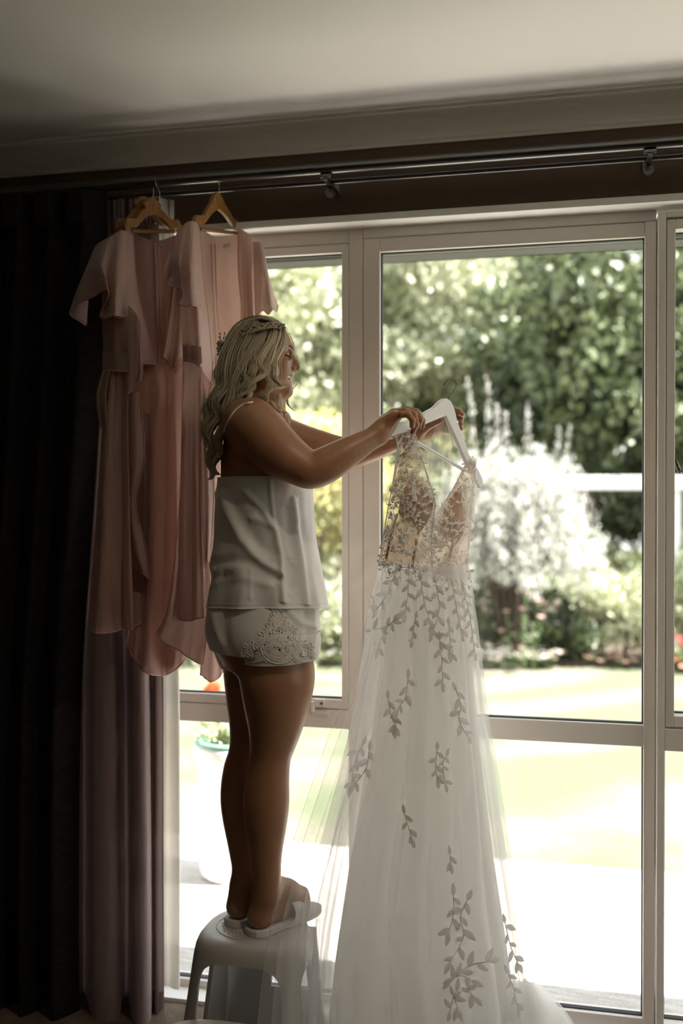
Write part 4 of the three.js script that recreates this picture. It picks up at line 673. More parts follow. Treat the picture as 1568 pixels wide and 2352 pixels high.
  for (let s = 0; s < 3; s++) { const P = []; for (let i = 0; i <= 40; i++) { const t = i / 40, c = along(braidPath, t), a = t * 6.283 * 4.2 + s * 2.094; P.push(c.addScaledVector(UPWARD, 0.0085 * Math.cos(a)).addScaledVector(AHEADH, 0.006 * Math.sin(2 * a) - 0.004)); } braid.push(...strands(P.filter((_, i) => i % 2 === 0), 0.0050, 22, 0.95, 0.0011, 0.8, 0)); }
  // loose wisps by the cheek, the chin and over the chest
  wisps.push(...strands([[664, 765, 2.83], [676, 800, 2.85], [678, 850, 2.85], [676, 885, 2.84], [666, 912, 2.83], [662, 915, 2.83]], 0.002, 3, 1.25, 0.0004), ...strands([[654, 905, 2.83], [660, 918, 2.83], [670, 932, 2.83], [680, 945, 2.83]], 0.003, 8, 1.3, 0.0006), ...strands([[640, 905, 2.74], [644, 935, 2.73], [656, 960, 2.73], [668, 985, 2.735], [680, 1000, 2.74]], 0.008, 14, 1.15, 0.0006), ...strands([[620, 920, 2.70], [640, 945, 2.70], [655, 948, 2.71], [662, 962, 2.72]], 0.007, 16, 1.2, 0.0006), ...strands([[500, 900, 2.74], [478, 925, 2.74], [466, 960, 2.74], [476, 1000, 2.745], [470, 1030, 2.75]], 0.010, 12, 0.9, 0.0006));
  part(hair, 'front_locks', merged(front), hairMat); part(hair, 'back_locks', merged(locks), hairMat); part(hair, 'braid', merged(braid), hairMat); part(hair, 'wisps', merged(wisps), hairMat);
  const dark = std(C3(0.035, 0.02, 0.012), 0.6);
  for (const s of [1, -1]) {
    const e = [];
    for (let k = 0; k < 26; k++) { const t = k / 25, c = along([hp(0.0855, 0.0290, 0.013 * s), hp(0.0840, 0.0350, 0.025 * s), hp(0.0770, 0.0365, 0.037 * s), hp(0.0660, 0.0300, 0.048 * s)], t); e.push(tube([c, c.clone().addScaledVector(HF, -0.004).addScaledVector(HS, 0.004 * s).add(V(0, 0.0035 - t * 0.004, 0))], (q) => 0.0019 * (1 - 0.5 * q), 4, 3)); }
    part(person, 'eyebrow', merged(e), dark);
    const l = [tube([hp(0.0775, 0.0110, 0.021 * s), hp(0.0788, 0.0095, 0.031 * s), hp(0.0735, 0.0090, 0.0405 * s), hp(0.0655, 0.0105, 0.0455 * s)], 0.0019, 5, 16)];
    for (let k = 0; k < 20; k++) { const t = k / 19, c = along([hp(0.0775, 0.0110, 0.021 * s), hp(0.0788, 0.0095, 0.031 * s), hp(0.0735, 0.0090, 0.0405 * s), hp(0.0655, 0.0105, 0.0455 * s)], t); l.push(tube([c, c.clone().addScaledVector(HF, 0.005).addScaledVector(HS, 0.003 * s * t).add(V(0, -0.003, 0)), c.clone().addScaledVector(HF, 0.0085).addScaledVector(HS, 0.006 * s * t).add(V(0, -0.002, 0))], (q) => 0.0006 * (1.1 - q), 4, 4)); }
    part(person, 'eyelash', merged(l), dark);
  }
  { // beaded hair pin
    const beads = [], wires = [], spot = (x, y, d) => at(x, y, d);
    for (let k = 0; k < 34; k++) { const p = spot(508 + (R() - 0.5) * 16, 800 + (R() - 0.5) * 34, 2.775 + (R() - 0.5) * 0.05); beads.push(new THREE.SphereGeometry(0.0025 + R() * 0.003, 10, 8).translate(p.x, p.y, p.z)); }
    for (const [x, y] of [[505, 766], [504, 774], [507, 781], [516, 765], [514, 776], [510, 786], [501, 795], [500, 806]]) { const p = spot(x, y, 2.765 + R() * 0.02); beads.push(new THREE.SphereGeometry(0.0028, 10, 8).translate(p.x, p.y, p.z)); wires.push(tube([p, spot(510, 795, 2.78)], 0.0007, 4, 4)); }
    const pin = part(person, 'hair_pin', merged(beads), std(C3(0.55, 0.52, 0.46), 0.15, { clearcoat: 1 }), 'beaded hair pin'); part(pin, 'wire', merged(wires), M.chrome);
  }
}
// ---------------------------------------------------------------- two-step plastic stool
{
  const TOP = at(597, 2103, 2.755).y - 0.029 - 0.019, c = at(583, 2160, 2.80);
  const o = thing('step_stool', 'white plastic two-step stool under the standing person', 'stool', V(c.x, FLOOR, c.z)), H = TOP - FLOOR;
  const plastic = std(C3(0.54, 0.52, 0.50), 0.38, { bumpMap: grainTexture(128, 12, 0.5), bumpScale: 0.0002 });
  const loft = (list, n = 56, pw = 3.2) => { // [y, half x, half z, z shift]; closed at both ends
    const pos = [], idx = [];
    for (const [y, hx, hz, dz = 0] of list) for (let k = 0; k < n; k++) { const a = k / n * 2 * Math.PI, cs = Math.cos(a), sn = Math.sin(a); pos.push(Math.sign(cs) * Math.pow(Math.abs(cs), 2 / pw) * hx, y, dz - Math.sign(sn) * Math.pow(Math.abs(sn), 2 / pw) * hz); }
    for (let j = 0; j + 1 < list.length; j++) for (let k = 0; k < n; k++) { const a = j * n + k, b = j * n + (k + 1) % n; idx.push(a, b, a + n, b, b + n, a + n); }
    for (const [j, up] of [[0, false], [list.length - 1, true]]) { const m = pos.length / 3; pos.push(0, list[j][0], list[j][3] ?? 0); for (let k = 0; k < n; k++) { const a = j * n + k, b = j * n + (k + 1) % n; up ? idx.push(m, a, b) : idx.push(m, b, a); } }
    const g = new THREE.BufferGeometry(); g.setAttribute('position', new THREE.Float32BufferAttribute(pos, 3)); g.setIndex(idx); const f = g.toNonIndexed(); f.setAttribute('uv', new THREE.Float32BufferAttribute(new Float32Array(f.attributes.position.count * 2), 2)); f.computeVertexNormals(); return f;
  };
  const ev = new Evaluator(); ev.useGroups = false; ev.attributes = ['position', 'normal'];
  const arch = (hw, y0, y1, r, len) => { const s = new THREE.Shape(); s.moveTo(-hw * 1.18, y0); s.lineTo(-hw, y1 - r); s.quadraticCurveTo(-hw * 0.96, y1, -hw + r, y1); s.lineTo(hw - r, y1); s.quadraticCurveTo(hw * 0.96, y1, hw, y1 - r); s.lineTo(hw * 1.18, y0); s.lineTo(-hw * 1.18, y0); return new THREE.ExtrudeGeometry(s, { depth: len, bevelEnabled: false, curveSegments: 10 }).translate(0, 0, -len / 2); };
  const cut = (a, b) => { const r = ev.evaluate(new Brush(a), new Brush(b), SUBTRACTION); r.geometry.computeVertexNormals(); return r.geometry; };
  const creased = (g) => { const f = g.index ? g.toNonIndexed() : g, p = f.attributes.position, n = p.count, key = (i) => `${Math.round(p.getX(i) * 2e4)},${Math.round(p.getY(i) * 2e4)},${Math.round(p.getZ(i) * 2e4)}`, fn = [], m = new Map(); for (let t = 0; t < n; t += 3) { const a = V(p.getX(t), p.getY(t), p.getZ(t)), b = V(p.getX(t + 1), p.getY(t + 1), p.getZ(t + 1)), c = V(p.getX(t + 2), p.getY(t + 2), p.getZ(t + 2)), q = b.sub(a).cross(c.sub(a)); fn.push(q); for (let k = 0; k < 3; k++) { const s = key(t + k); if (!m.has(s)) m.set(s, []); m.get(s).push(t / 3); } } const out = new Float32Array(n * 3); for (let i = 0; i < n; i++) { const me = fn[Math.floor(i / 3)], u = me.clone().normalize(), s = V(0, 0, 0); for (const f2 of m.get(key(i))) { const v = fn[f2]; if (v.lengthSq() > 0 && v.clone().normalize().dot(u) > 0.6) s.add(v); } s.normalize(); out.set([s.x, s.y, s.z], i * 3); } f.setAttribute('normal', new THREE.BufferAttribute(out, 3)); return f; };
  // tall step
  const outer = loft([[0, 0.215, 0.175], [H - 0.06, 0.158, 0.140], [H - 0.030, 0.152, 0.137], [H - 0.012, 0.144, 0.130], [H - 0.003, 0.132, 0.119], [H, 0.115, 0.104]]);
  const inner = loft([[-0.02, 0.207, 0.167], [H - 0.06, 0.148, 0.130], [H - 0.012, 0.130, 0.112]]);
  let body = cut(outer, inner);
  body = cut(body, arch(0.118, -0.05, H - 0.052, 0.075, 0.9));
  body = cut(body, arch(0.085, -0.05, H - 0.085, 0.06, 0.9).rotateY(Math.PI / 2));
  part(o, 'body', creased(body), plastic);
  // back panel between the rear legs, with an opening
  const bp = new THREE.Shape(); bp.moveTo(-0.165, 0.06); bp.lineTo(-0.130, H - 0.07); bp.lineTo(0.130, H - 0.07); bp.lineTo(0.165, 0.06); bp.lineTo(-0.165, 0.06);
  const hole = new THREE.Path(); hole.moveTo(-0.002, 0.19); hole.lineTo(0.0, H - 0.11); hole.lineTo(0.105, H - 0.11); hole.lineTo(0.115, 0.19); hole.lineTo(-0.002, 0.19); bp.holes.push(hole);
  part(o, 'back_panel', new THREE.ExtrudeGeometry(bp, { depth: 0.006, bevelEnabled: true, bevelSize: 0.002, bevelThickness: 0.002, bevelSegments: 2 }).rotateX(-0.07).translate(0, 0, -0.165), plastic);
  // tread ring and grip bumps
  part(o, 'tread', new THREE.TorusGeometry(0.098, 0.0016, 6, 64).rotateX(Math.PI / 2).scale(1.08, 1, 0.95).translate(0, H + 0.0006, 0), plastic);
  const bumps = []; for (let i = -8; i <= 8; i++) for (let j = -6; j <= 6; j++) { const x = i * 0.0115 + (j % 2) * 0.0057, z = j * 0.0125; if ((x / 0.098) ** 2 + (z / 0.086) ** 2 < 0.9) bumps.push(new THREE.SphereGeometry(0.0036, 8, 6).scale(1.2, 0.45, 0.8).translate(x, H + 0.0004, z)); }
  const gb = part(o, 'grip_bumps', merged(bumps), plastic); gb.userData.kind = 'stuff';
  // low step, towards the room
  const SH = 0.245, dz = 0.255;
  let low = cut(loft([[0, 0.215, 0.150, dz], [SH - 0.03, 0.192, 0.128, dz], [SH - 0.010, 0.184, 0.120, dz], [SH - 0.002, 0.172, 0.108, dz], [SH, 0.158, 0.095, dz]]), loft([[-0.02, 0.207, 0.142, dz], [SH - 0.012, 0.176, 0.112, dz]]));
  low = cut(low, arch(0.130, -0.05, SH - 0.075, 0.06, 0.5).translate(0, 0, dz + 0.2));
  low = cut(low, arch(0.10, -0.05, SH - 0.06, 0.05, 0.3).translate(0, 0, dz - 0.17));
  const step = part(o, 'lower_step', creased(low), plastic);
  const b2 = []; for (let i = -11; i <= 11; i++) for (let j = -5; j <= 5; j++) { const x = i * 0.0125 + (j % 2) * 0.006, z = j * 0.0145; if ((x / 0.15) ** 2 + (z / 0.085) ** 2 < 0.95) b2.push(new THREE.SphereGeometry(0.0042, 8, 6).scale(1.2, 0.45, 0.8).translate(x, SH + 0.0004, dz + z)); }
  const gb2 = part(step, 'grip_bumps', merged(b2), plastic); gb2.userData.kind = 'stuff';
}
// ---------------------------------------------------------------- curtains
{
  const mauve = std(C3(0.24, 0.17, 0.163), 0.97, { clearcoat: 0.4, clearcoatRoughness: 0.4, sheen: 0.5, sheenColor: C3(0.6, 0.45, 0.42), sheenRoughness: 0.4, transmission: 0.10, thickness: 0 });
  const lining = std(C3(0.70, 0.66, 0.60), 0.95, { transmission: 0.40, thickness: 0 });
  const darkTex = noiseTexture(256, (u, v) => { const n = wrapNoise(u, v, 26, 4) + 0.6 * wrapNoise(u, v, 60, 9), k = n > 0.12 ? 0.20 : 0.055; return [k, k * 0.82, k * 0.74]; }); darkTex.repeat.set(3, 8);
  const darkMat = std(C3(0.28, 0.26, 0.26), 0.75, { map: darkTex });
  // folds: x positions of ridges and valleys at the top and at the floor, with how far each stands from the wall
  const drape = (top, bot, y0, y1, name, o, mat, n = 260, rows = 90, wob = 0.004) => {
    const ctrl = [0, 0.03, 0.06, 0.3, 0.6, 0.85, 1].map((t, r) => top.map(([x, z], k) => { const s = smooth(t, 0.02, 0.75); return V(lerp(x, bot[k][0], s) + wob * noise3(k * 1.3, t * 4, 5), lerp(y0, y1, t), lerp(z, bot[k][1], s) + wob * noise3(k * 2.1, t * 5, 9)); }));
    return part(o, name, gridGeometry(netRows(ctrl, n, rows, { bend: (p, u, v) => p.add(V(0, 0, 0.0012 * noise3(u * 60, v * 25, 2))) })), mat);
  };
  const zig = (list, zr, zv) => list.map((x, k) => [x, k % 2 ? zr : zv]);
  const m = thing('curtain', 'mauve satin curtain gathered in deep folds beside the window', 'curtain');
  const X = (px, z) => { const d = at(px, 1800, 1).sub(EYE), t = (z - EYE.z) / d.z; return EYE.x + d.x * t; };
  const topX = Array.from({ length: 15 }, (_, k) => -1.66 + k * 0.0275), botPx = [60, 100, 122, 150, 178, 196, 215, 268, 282, 292, 306, 342, 350, 356, 376];
  drape(zig(topX, 0.155, 0.112), botPx.map((p, k) => { const z = [0.12, 0.21, 0.10, 0.22, 0.12, 0.10, 0.24, 0.23, 0.10, 0.09, 0.24, 0.22, 0.09, 0.17, 0.15][k]; return [X(p, z), z]; }), 2.545, FLOOR - 0.004, 'drape', m, mauve);
  drape([[-1.275, 0.152], [-1.272, 0.135], [-1.266, 0.12], [-1.260, 0.11], [-1.252, 0.115], [-1.245, 0.10]], [[X(376, 0.150), 0.150], [X(374, 0.12), 0.12], [X(384, 0.10), 0.10], [X(398, 0.118), 0.118], [X(410, 0.12), 0.12], [X(414, 0.09), 0.09]], 2.545, FLOOR + 0.06, 'lining', m, lining, 80, 70, 0.005);
  const head = []; for (let k = 0; k + 1 < topX.length; k++) head.push(box(Math.min(topX[k], topX[k + 1]) + 0.008, Math.max(topX[k], topX[k + 1]) - 0.008, 2.46, 2.545, 0.140, 0.158, 0.005));
  for (const g of head) part(m, 'pleat', g, mauve);
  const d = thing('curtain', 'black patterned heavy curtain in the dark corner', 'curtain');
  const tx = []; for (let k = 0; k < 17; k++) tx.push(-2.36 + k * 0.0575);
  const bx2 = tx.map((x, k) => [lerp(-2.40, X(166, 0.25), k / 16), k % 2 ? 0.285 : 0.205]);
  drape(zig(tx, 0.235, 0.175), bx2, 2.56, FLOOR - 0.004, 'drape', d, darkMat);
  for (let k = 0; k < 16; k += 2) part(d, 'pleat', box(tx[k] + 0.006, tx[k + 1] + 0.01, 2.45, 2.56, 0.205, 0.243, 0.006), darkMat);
  // the single satin panel edge hanging in front of the lining, with its dark turned hem
  const e = part(m, 'hem', gridGeometry(netRows([[V(X(349, 0.16), FLOOR + 0.07, 0.16), V(X(362, 0.17), FLOOR + 0.068, 0.17), V(X(376, 0.156), FLOOR + 0.07, 0.156)], [V(X(350, 0.16), FLOOR + 0.01, 0.16), V(X(363, 0.17), FLOOR + 0.006, 0.17), V(X(375, 0.156), FLOOR + 0.012, 0.156)]], 10, 4)), std(C3(0.16, 0.11, 0.11), 0.6));
  void e;
}
// ---------------------------------------------------------------- recessed ceiling lamp whose glint shows on the window rail
{
  const warm = new THREE.Color(1.0, 0.80, 0.58);
  for (const [x, z, label] of [[0.13, 1.38, 'warm recessed ceiling lamp in front of the large window']]) {
    const o = thing('ceiling_lamp', label, 'lamp', V(x, CEIL, z));
    part(o, 'trim_ring', new THREE.TorusGeometry(0.048, 0.006, 10, 40).rotateX(Math.PI / 2).translate(0, -0.002, 0), M.whitePlastic);
    part(o, 'lamp_face', new THREE.CircleGeometry(0.043, 32).rotateX(Math.PI / 2).translate(0, -0.0015, 0), new THREE.MeshStandardMaterial({ color: 0xffffff, emissive: warm, emissiveIntensity: 4 }));
    const l = new THREE.SpotLight(warm, 0.5, 0, 1.25, 0.9, 2);
    l.name = 'ceiling_lamp_light'; l.position.set(x, CEIL - 0.03, z); l.target.position.set(x, 0, z); l.castShadow = true; l.shadow.radius = 0.5;
    scene.add(l, l.target);
  }
}
// ---------------------------------------------------------------- white hanger and wedding dress
const hangL = at(893, 988, 2.63), hangR = at(1103, 1112, 2.908), hangA = at(1026, 932, 2.815);
function hangerShape(s, h, neck = 0.034, thick = 0.024, drop = 0.0) {
  const top = [[-s, 0.010], [-0.88 * s, 0.030], [-0.62 * s, h * 0.36], [-0.40 * s, h * 0.64], [-0.26 * s, h * 0.80], [-neck * 1.05, h * 0.95], [-neck * 0.66, h + 0.006], [-neck * 0.3, h + 0.013], [0, h + 0.0145]], bot = [[0, h - 0.030], [-0.3 * s, h * 0.62 - thick * 0.62], [-0.62 * s, h * 0.36 - thick * 1.0 - drop], [-0.86 * s, 0.028 - thick * 1.1 - drop], [-0.97 * s, -0.014 - drop], [-1.0 * s, -0.006 - drop]];
  const flip = (l) => l.map(([x, y]) => [-x, y]).reverse(), v2 = (l) => l.map((q) => new THREE.Vector2(...q));
  const up = new THREE.SplineCurve(v2([...top, ...flip(top).slice(1)])).getPoints(70), down = [...new THREE.SplineCurve(v2(flip(bot))).getPoints(24), ...new THREE.SplineCurve(v2(bot)).getPoints(24).slice(1)];
  return new THREE.Shape([...up, ...down]);
}
{
  const mid = hangL.clone().lerp(hangR, 0.5), U = hangR.clone().sub(hangL).normalize(), W = hangA.clone().sub(mid), s = hangL.distanceTo(hangR) / 2, Vv = W.clone().addScaledVector(U, -W.dot(U)), h = Vv.length(); Vv.normalize();
  const N = U.clone().cross(Vv), o = thing('dress_hanger', 'white wooden hanger held up in front of the window', 'hanger');
  const white = std(C3(0.80, 0.79, 0.78), 0.35);
  const g = new THREE.ExtrudeGeometry(hangerShape(s, h), { depth: 0.008, bevelEnabled: true, bevelSize: 0.0025, bevelThickness: 0.0025, bevelSegments: 3 }).translate(0, 0, -0.004);
  g.applyMatrix4(new THREE.Matrix4().makeBasis(U, Vv, N).setPosition(mid)); part(o, 'body', g, white);
  const q = (x, y) => mid.clone().addScaledVector(U, x * s).addScaledVector(Vv, y);
  part(o, 'bar', rod(q(-0.70, 0.012), q(0.74, 0.012), 0.0052, 14), white);
  part(o, 'hook', tube([[1029, 930, 2.815], [1030, 918, 2.815], [1034, 907, 2.815], [1042, 896, 2.815], [1047.5, 886, 2.815], [1046, 876, 2.815], [1038, 871.5, 2.815], [1029, 873, 2.815], [1022, 880, 2.815], [1018, 886, 2.815]].map((p) => at(...p)), 0.0017, 8, 60), std(C3(0.16, 0.15, 0.135), 0.25, { metalness: 1 }));
}
const wedding = thing('wedding_dress', 'white tulle wedding dress with leaf lace bodice hanging from the white hanger', 'dress');
{
  const satinW = std(C3(0.90, 0.88, 0.85), 0.95, { transmission: 0.55, thickness: 0, sheen: 0.3, sheenColor: C3(0.9, 0.88, 0.85) });
  const weave = grainTexture(256, 40, 0.9); weave.repeat.set(30, 60);
  const tulle = new THREE.MeshPhysicalMaterial({ color: C3(0.92, 0.91, 0.895), roughness: 0.9, transparent: true, opacity: 0.36, side: THREE.DoubleSide, transmission: 0.5, thickness: 0, bumpMap: weave, bumpScale: 0.0002 });
  const sheer = tulle.clone(); sheer.opacity = 0.24;
  const nude = new THREE.MeshPhysicalMaterial({ color: C3(0.70, 0.52, 0.41), roughness: 0.9, transparent: true, opacity: 0.54, side: THREE.DoubleSide, transmission: 0.5, thickness: 0 });
  const thread = std(C3(0.74, 0.71, 0.67), 0.55, { sheen: 0.5, sheenColor: C3(0.9, 0.88, 0.85) }), leafThread = std(C3(0.80, 0.775, 0.74), 0.97, { transmission: 0.5, thickness: 0 }), padding = std(C3(0.42, 0.255, 0.17), 0.7, { transmission: 0.12, thickness: 0 });
  // skirt: rings [y, left, right, centre distance, half depth], cloth folds running down it
  const rings = (table, n, rows, fold) => {
    const ctrl = table.map(([y, l, r, d, b]) => { const row = []; for (let k = 0; k < 28; k++) { const a = k / 28 * 2 * Math.PI, c = at((l + r) / 2, y, d), w = (r - l) / 2 * d / FOCAL; row.push(V(c.x + RIGHT.x * w * Math.cos(a) - AHEADH.x * b * Math.sin(a), c.y, c.z + RIGHT.z * w * Math.cos(a) - AHEADH.z * b * Math.sin(a))); } return row; });
    const cen = table.map(([y, l, r, d]) => at((l + r) / 2, y, d));
    return netRows(ctrl, n, rows, { closed: true }).map((row, j) => row.map((p, i) => { const c = along(cen, j / rows), out = V(p.x - c.x, 0, p.z - c.z), len = out.length(); out.normalize(); return p.clone().addScaledVector(out, fold(i / n, j / rows, len)); }));
  };
  const ridge = (u, c, w) => { let d = Math.abs(u - c); d = Math.min(d, 1 - d); return Math.exp(-(d * d) / (w * w)); };
  const foldsL = [[0.10, 0.020, 0.9], [0.17, 0.016, -0.6], [0.225, 0.022, 1.0], [0.30, 0.02, -0.8], [0.355, 0.018, 0.9], [0.42, 0.016, -0.7], [0.47, 0.02, 0.8], [0.03, 0.02, -0.5], [0.55, 0.03, 0.6], [0.65, 0.03, -0.6], [0.75, 0.03, 0.6], [0.86, 0.03, -0.6]];
  const lin = rings([[1300, 886, 1066, 2.78, 0.078], [1345, 882, 1070, 2.78, 0.088], [1440, 876, 1078, 2.78, 0.108], [1600, 864, 1090, 2.78, 0.135], [1800, 838, 1112, 2.775, 0.165], [2000, 806, 1138, 2.77, 0.19], [2200, 776, 1168, 2.765, 0.212], [2400, 756, 1196, 2.76, 0.232], [2488, 748, 1206, 2.76, 0.24]], 260, 130, (u, v) => { let h = 0; for (const [c, w, s] of foldsL) h += s * ridge(u + 0.01 * noise3(v * 3, c * 9, 1), c, w * (1 + v * 0.3)); return v * 0.020 * h + 0.002 * noise3(u * 30, v * 8, 3); });
  part(wedding, 'skirt_lining', gridGeometry(lin, 1, true), satinW);
  const R = rngOf(64);
  const foldsT = []; for (let k = 0; k < 22; k++) foldsT.push([(k + R() * 0.6) / 22, 0.006 + R() * 0.010, (k % 2 ? 1 : -1) * (0.5 + R() * 0.8)]);
  const outer = rings([[1296, 878, 1071, 2.78, 0.088], [1345, 869, 1077, 2.78, 0.100], [1400, 858, 1083, 2.78, 0.116], [1500, 846, 1093, 2.78, 0.142], [1640, 826, 1108, 2.78, 0.172], [1800, 792, 1133, 2.775, 0.205], [1950, 752, 1153, 2.77, 0.228], [2050, 726, 1168, 2.765, 0.242], [2200, 712, 1193, 2.76, 0.258], [2400, 706, 1220, 2.755, 0.272], [2490, 700, 1228, 2.755, 0.278]], 330, 150, (u, v) => { let h = 0; for (const [c, w, s] of foldsT) h += s * ridge(u + 0.012 * noise3(v * 2.5, c * 9, 4), c, w * (1 + 0.4 * v)); return 0.004 + (0.15 + 0.85 * v) * 0.025 * h + 0.0015 * noise3(u * 60, v * 14, 8); });
  const outerGeo = gridGeometry(outer, 1, true);
  part(wedding, 'tulle_overskirt', outerGeo, tulle);
  const mid = rings([[1298, 880, 1069, 2.78, 0.084], [1400, 862, 1080, 2.78, 0.11], [1640, 832, 1104, 2.78, 0.163], [1900, 778, 1144, 2.77, 0.212], [2200, 726, 1190, 2.76, 0.248], [2488, 712, 1224, 2.758, 0.270]], 240, 100, (u, v) => (0.1 + v) * 0.013 * (Math.sin(u * 6.283 * 13 + 2 * noise3(u * 4, v * 2, 6)) + 0.6 * Math.sin(u * 6.283 * 21 + 1)));
  part(wedding, 'tulle_underlayer', gridGeometry(mid, 1, true), sheer);
  // overskirt swept out towards the stool
  const sweep = (dx, dd, seed) => {
    const rows = [[1335, 868, 884, 905], [1450, 834, 856, 884], [1584, 794, 820, 858], [1664, 763, 798, 845], [1807, 713, 757, 815], [1932, 672, 717, 790], [2030, 646, 700, 778], [2120, 623, 688, 768], [2209, 610, 684, 762], [2298, 600, 682, 760], [2400, 590, 680, 760]];
    const ctrl = rows.map(([y, a, b, c], k) => { const t = k / 10; return [[a + dx, y, lerp(2.70, 2.50, t) + dd], [lerp(a, b, 0.5) + dx, y, lerp(2.685, 2.475, t) + dd], [b + dx * 0.6, y, lerp(2.675, 2.50, t) + dd], [lerp(b, c, 0.5), y, lerp(2.67, 2.49, t) + dd], [c, y, lerp(2.675, 2.53, t) + dd]].map((q) => at(...q)); });
    return netRows(ctrl, 90, 120, { bend: (p, u, v) => p.addScaledVector(AHEADH, v * 0.012 * (Math.sin(u * 26 + seed + 2 * noise3(u * 3, v * 2, seed)) + 0.7 * Math.sin(u * 47 + seed * 2))).addScaledVector(RIGHT, v * 0.006 * Math.sin(u * 31 + v * 3 + seed)) });
  };
  for (const [dx, dd, sd] of [[0, 0, 1], [26, 0.03, 4]]) { const r = sweep(dx, dd, sd), p = part(wedding, 'tulle_sweep', gridGeometry(r), sheer); part(p, 'tulle_edge', tube(r.filter((_, j) => j % 3 === 0).map((row) => row[0]), 0.0006, 4, 90), tulle); }
  // train lying out on the floor beside the skirt
  const train = [[[1150, 2330, 2.62], [1190, 2262, 2.72], [1210, 2256, 2.82], [1225, 2262, 2.92]], [[1160, 2400, 2.58], [1215, 2300, 2.68], [1245, 2284, 2.80], [1262, 2296, 2.92]], [[1170, 2460, 2.55], [1240, 2370, 2.66], [1275, 2320, 2.78], [1292, 2330, 2.90]], [[1190, 2520, 2.54], [1262, 2450, 2.64], [1310, 2375, 2.76], [1322, 2368, 2.88]], [[1200, 2590, 2.52], [1290, 2540, 2.62], [1345, 2450, 2.74], [1362, 2425, 2.86]]];
  const tr = netRows(train.map((r) => r.map((q) => at(...q))), 60, 60, { bend: (p, u, v) => { p.y += 0.010 * Math.sin(u * 14 + v * 5) * (1 - v * 0.5); p.y = Math.max(p.y, FLOOR + 0.004); return p; } });
  part(wedding, 'train', gridGeometry(tr), satinW); part(wedding, 'train_tulle', gridGeometry(tr.map((r) => r.map((p) => p.clone().add(V(0.006, 0.008, 0.004))))), tulle);
  // bodice
  const P = (net) => net.map((r) => r.map((q) => at(...q)));
  const left = P([[[922, 990, 2.682], [935, 985, 2.676], [950, 990, 2.680]], [[918, 1040, 2.675], [940, 1035, 2.660], [966, 1042, 2.672]], [[905, 1100, 2.69], [942, 1095, 2.648], [985, 1106, 2.675]], [[892, 1160, 2.70], [935, 1155, 2.642], [999, 1150, 2.69]], [[882, 1220, 2.715], [930, 1220, 2.668], [995, 1190, 2.708]], [[875, 1262, 2.725], [930, 1265, 2.682], [991, 1245, 2.712]], [[869, 1297, 2.725], [930, 1303, 2.690], [993, 1318, 2.705]]]);
  const right = P([[[1075, 1052, 2.882], [1085, 1047, 2.876], [1093, 1056, 2.886]], [[1058, 1090, 2.86], [1074, 1088, 2.842], [1090, 1094, 2.87]], [[1036, 1130, 2.82], [1062, 1130, 2.79], [1085, 1136, 2.86]], [[1012, 1168, 2.765], [1052, 1180, 2.748], [1081, 1188, 2.86]], [[995, 1192, 2.708], [1046, 1226, 2.738], [1077, 1242, 2.85]], [[991, 1245, 2.712], [1040, 1276, 2.728], [1073, 1292, 2.84]], [[993, 1318, 2.705], [1036, 1328, 2.722], [1073, 1338, 2.83]]]);
  const back = P([[[882, 1215, 2.715], [905, 1205, 2.86], [985, 1190, 2.935], [1070, 1190, 2.93], [1086, 1195, 2.87]], [[875, 1262, 2.725], [895, 1250, 2.87], [980, 1245, 2.935], [1065, 1250, 2.92], [1078, 1250, 2.85]], [[869, 1297, 2.725], [885, 1292, 2.86], [975, 1300, 2.92], [1060, 1320, 2.90], [1073, 1338, 2.83]]]);
  const lr = netRows(left, 40, 80), rr = netRows(right, 40, 80), crease = (p, u, v) => p.addScaledVector(AHEADH, 0.0015 * noise3(u * 20, v * 14, 3));
  const lg = gridGeometry(lr.map((r, j) => r.map((p, i) => crease(p, i / 40, j / 80)))), rg = gridGeometry(rr.map((r, j) => r.map((p, i) => crease(p, i / 40, j / 80))));
  const bod = part(wedding, 'bodice', merged([lg, rg]), nude, 'sheer nude mesh bodice'); part(wedding, 'back_panel', gridGeometry(netRows(back, 50, 20)), nude);
  part(bod, 'neckline_binding', merged([tube(lr.map((r) => r[40]), 0.0022, 6, 90), tube(rr.map((r) => r[0]), 0.0022, 6, 90), tube(lr.map((r) => r[0]), 0.0014, 6, 90), tube(rr.map((r) => r[40]), 0.0014, 6, 90)]), thread);
  const cup = (A, B, C, D, d0) => { const n = 18, rows = []; for (let j = 0; j <= n; j++) { const r = []; for (let i = 0; i <= n; i++) { const u = i / n, v = j / n, x = lerp(lerp(A[0], B[0], u), lerp(D[0], C[0], u), v), y = lerp(lerp(A[1], B[1], u), lerp(D[1], C[1], u), v), d = lerp(lerp(A[2], B[2], u), lerp(D[2], C[2], u), v), e = Math.sin(Math.PI * u) * Math.sin(Math.PI * v), bx = (u - 0.5) * 14 * Math.sin(Math.PI * v), by = (v - 0.5) * 14 * Math.sin(Math.PI * u); r.push(at(x + bx, y + by, d - d0 * e)); } rows.push(r); } return gridGeometry(rows); };
  part(wedding, 'cup', cup([945, 1092, 2.660], [996, 1150, 2.692], [966, 1220, 2.690], [914, 1178, 2.672], 0.022), padding, 'padded nude cup');
  part(wedding, 'cup', cup([1056, 1118, 2.805], [1070, 1186, 2.815], [1048, 1250, 2.755], [1000, 1212, 2.722], 0.018), padding, 'padded nude cup');
  for (const pts of [[[912, 1180, 2.688], [898, 1230, 2.70], [886, 1285, 2.712]], [[962, 1215, 2.69], [952, 1260, 2.69], [946, 1305, 2.69]], [[1040, 1248, 2.742], [1030, 1285, 2.73], [1022, 1322, 2.722]]]) part(bod, 'boning', tube(pts.map((q) => at(...q)), 0.0042, 6, 20, 0.35, AHEADH), padding);
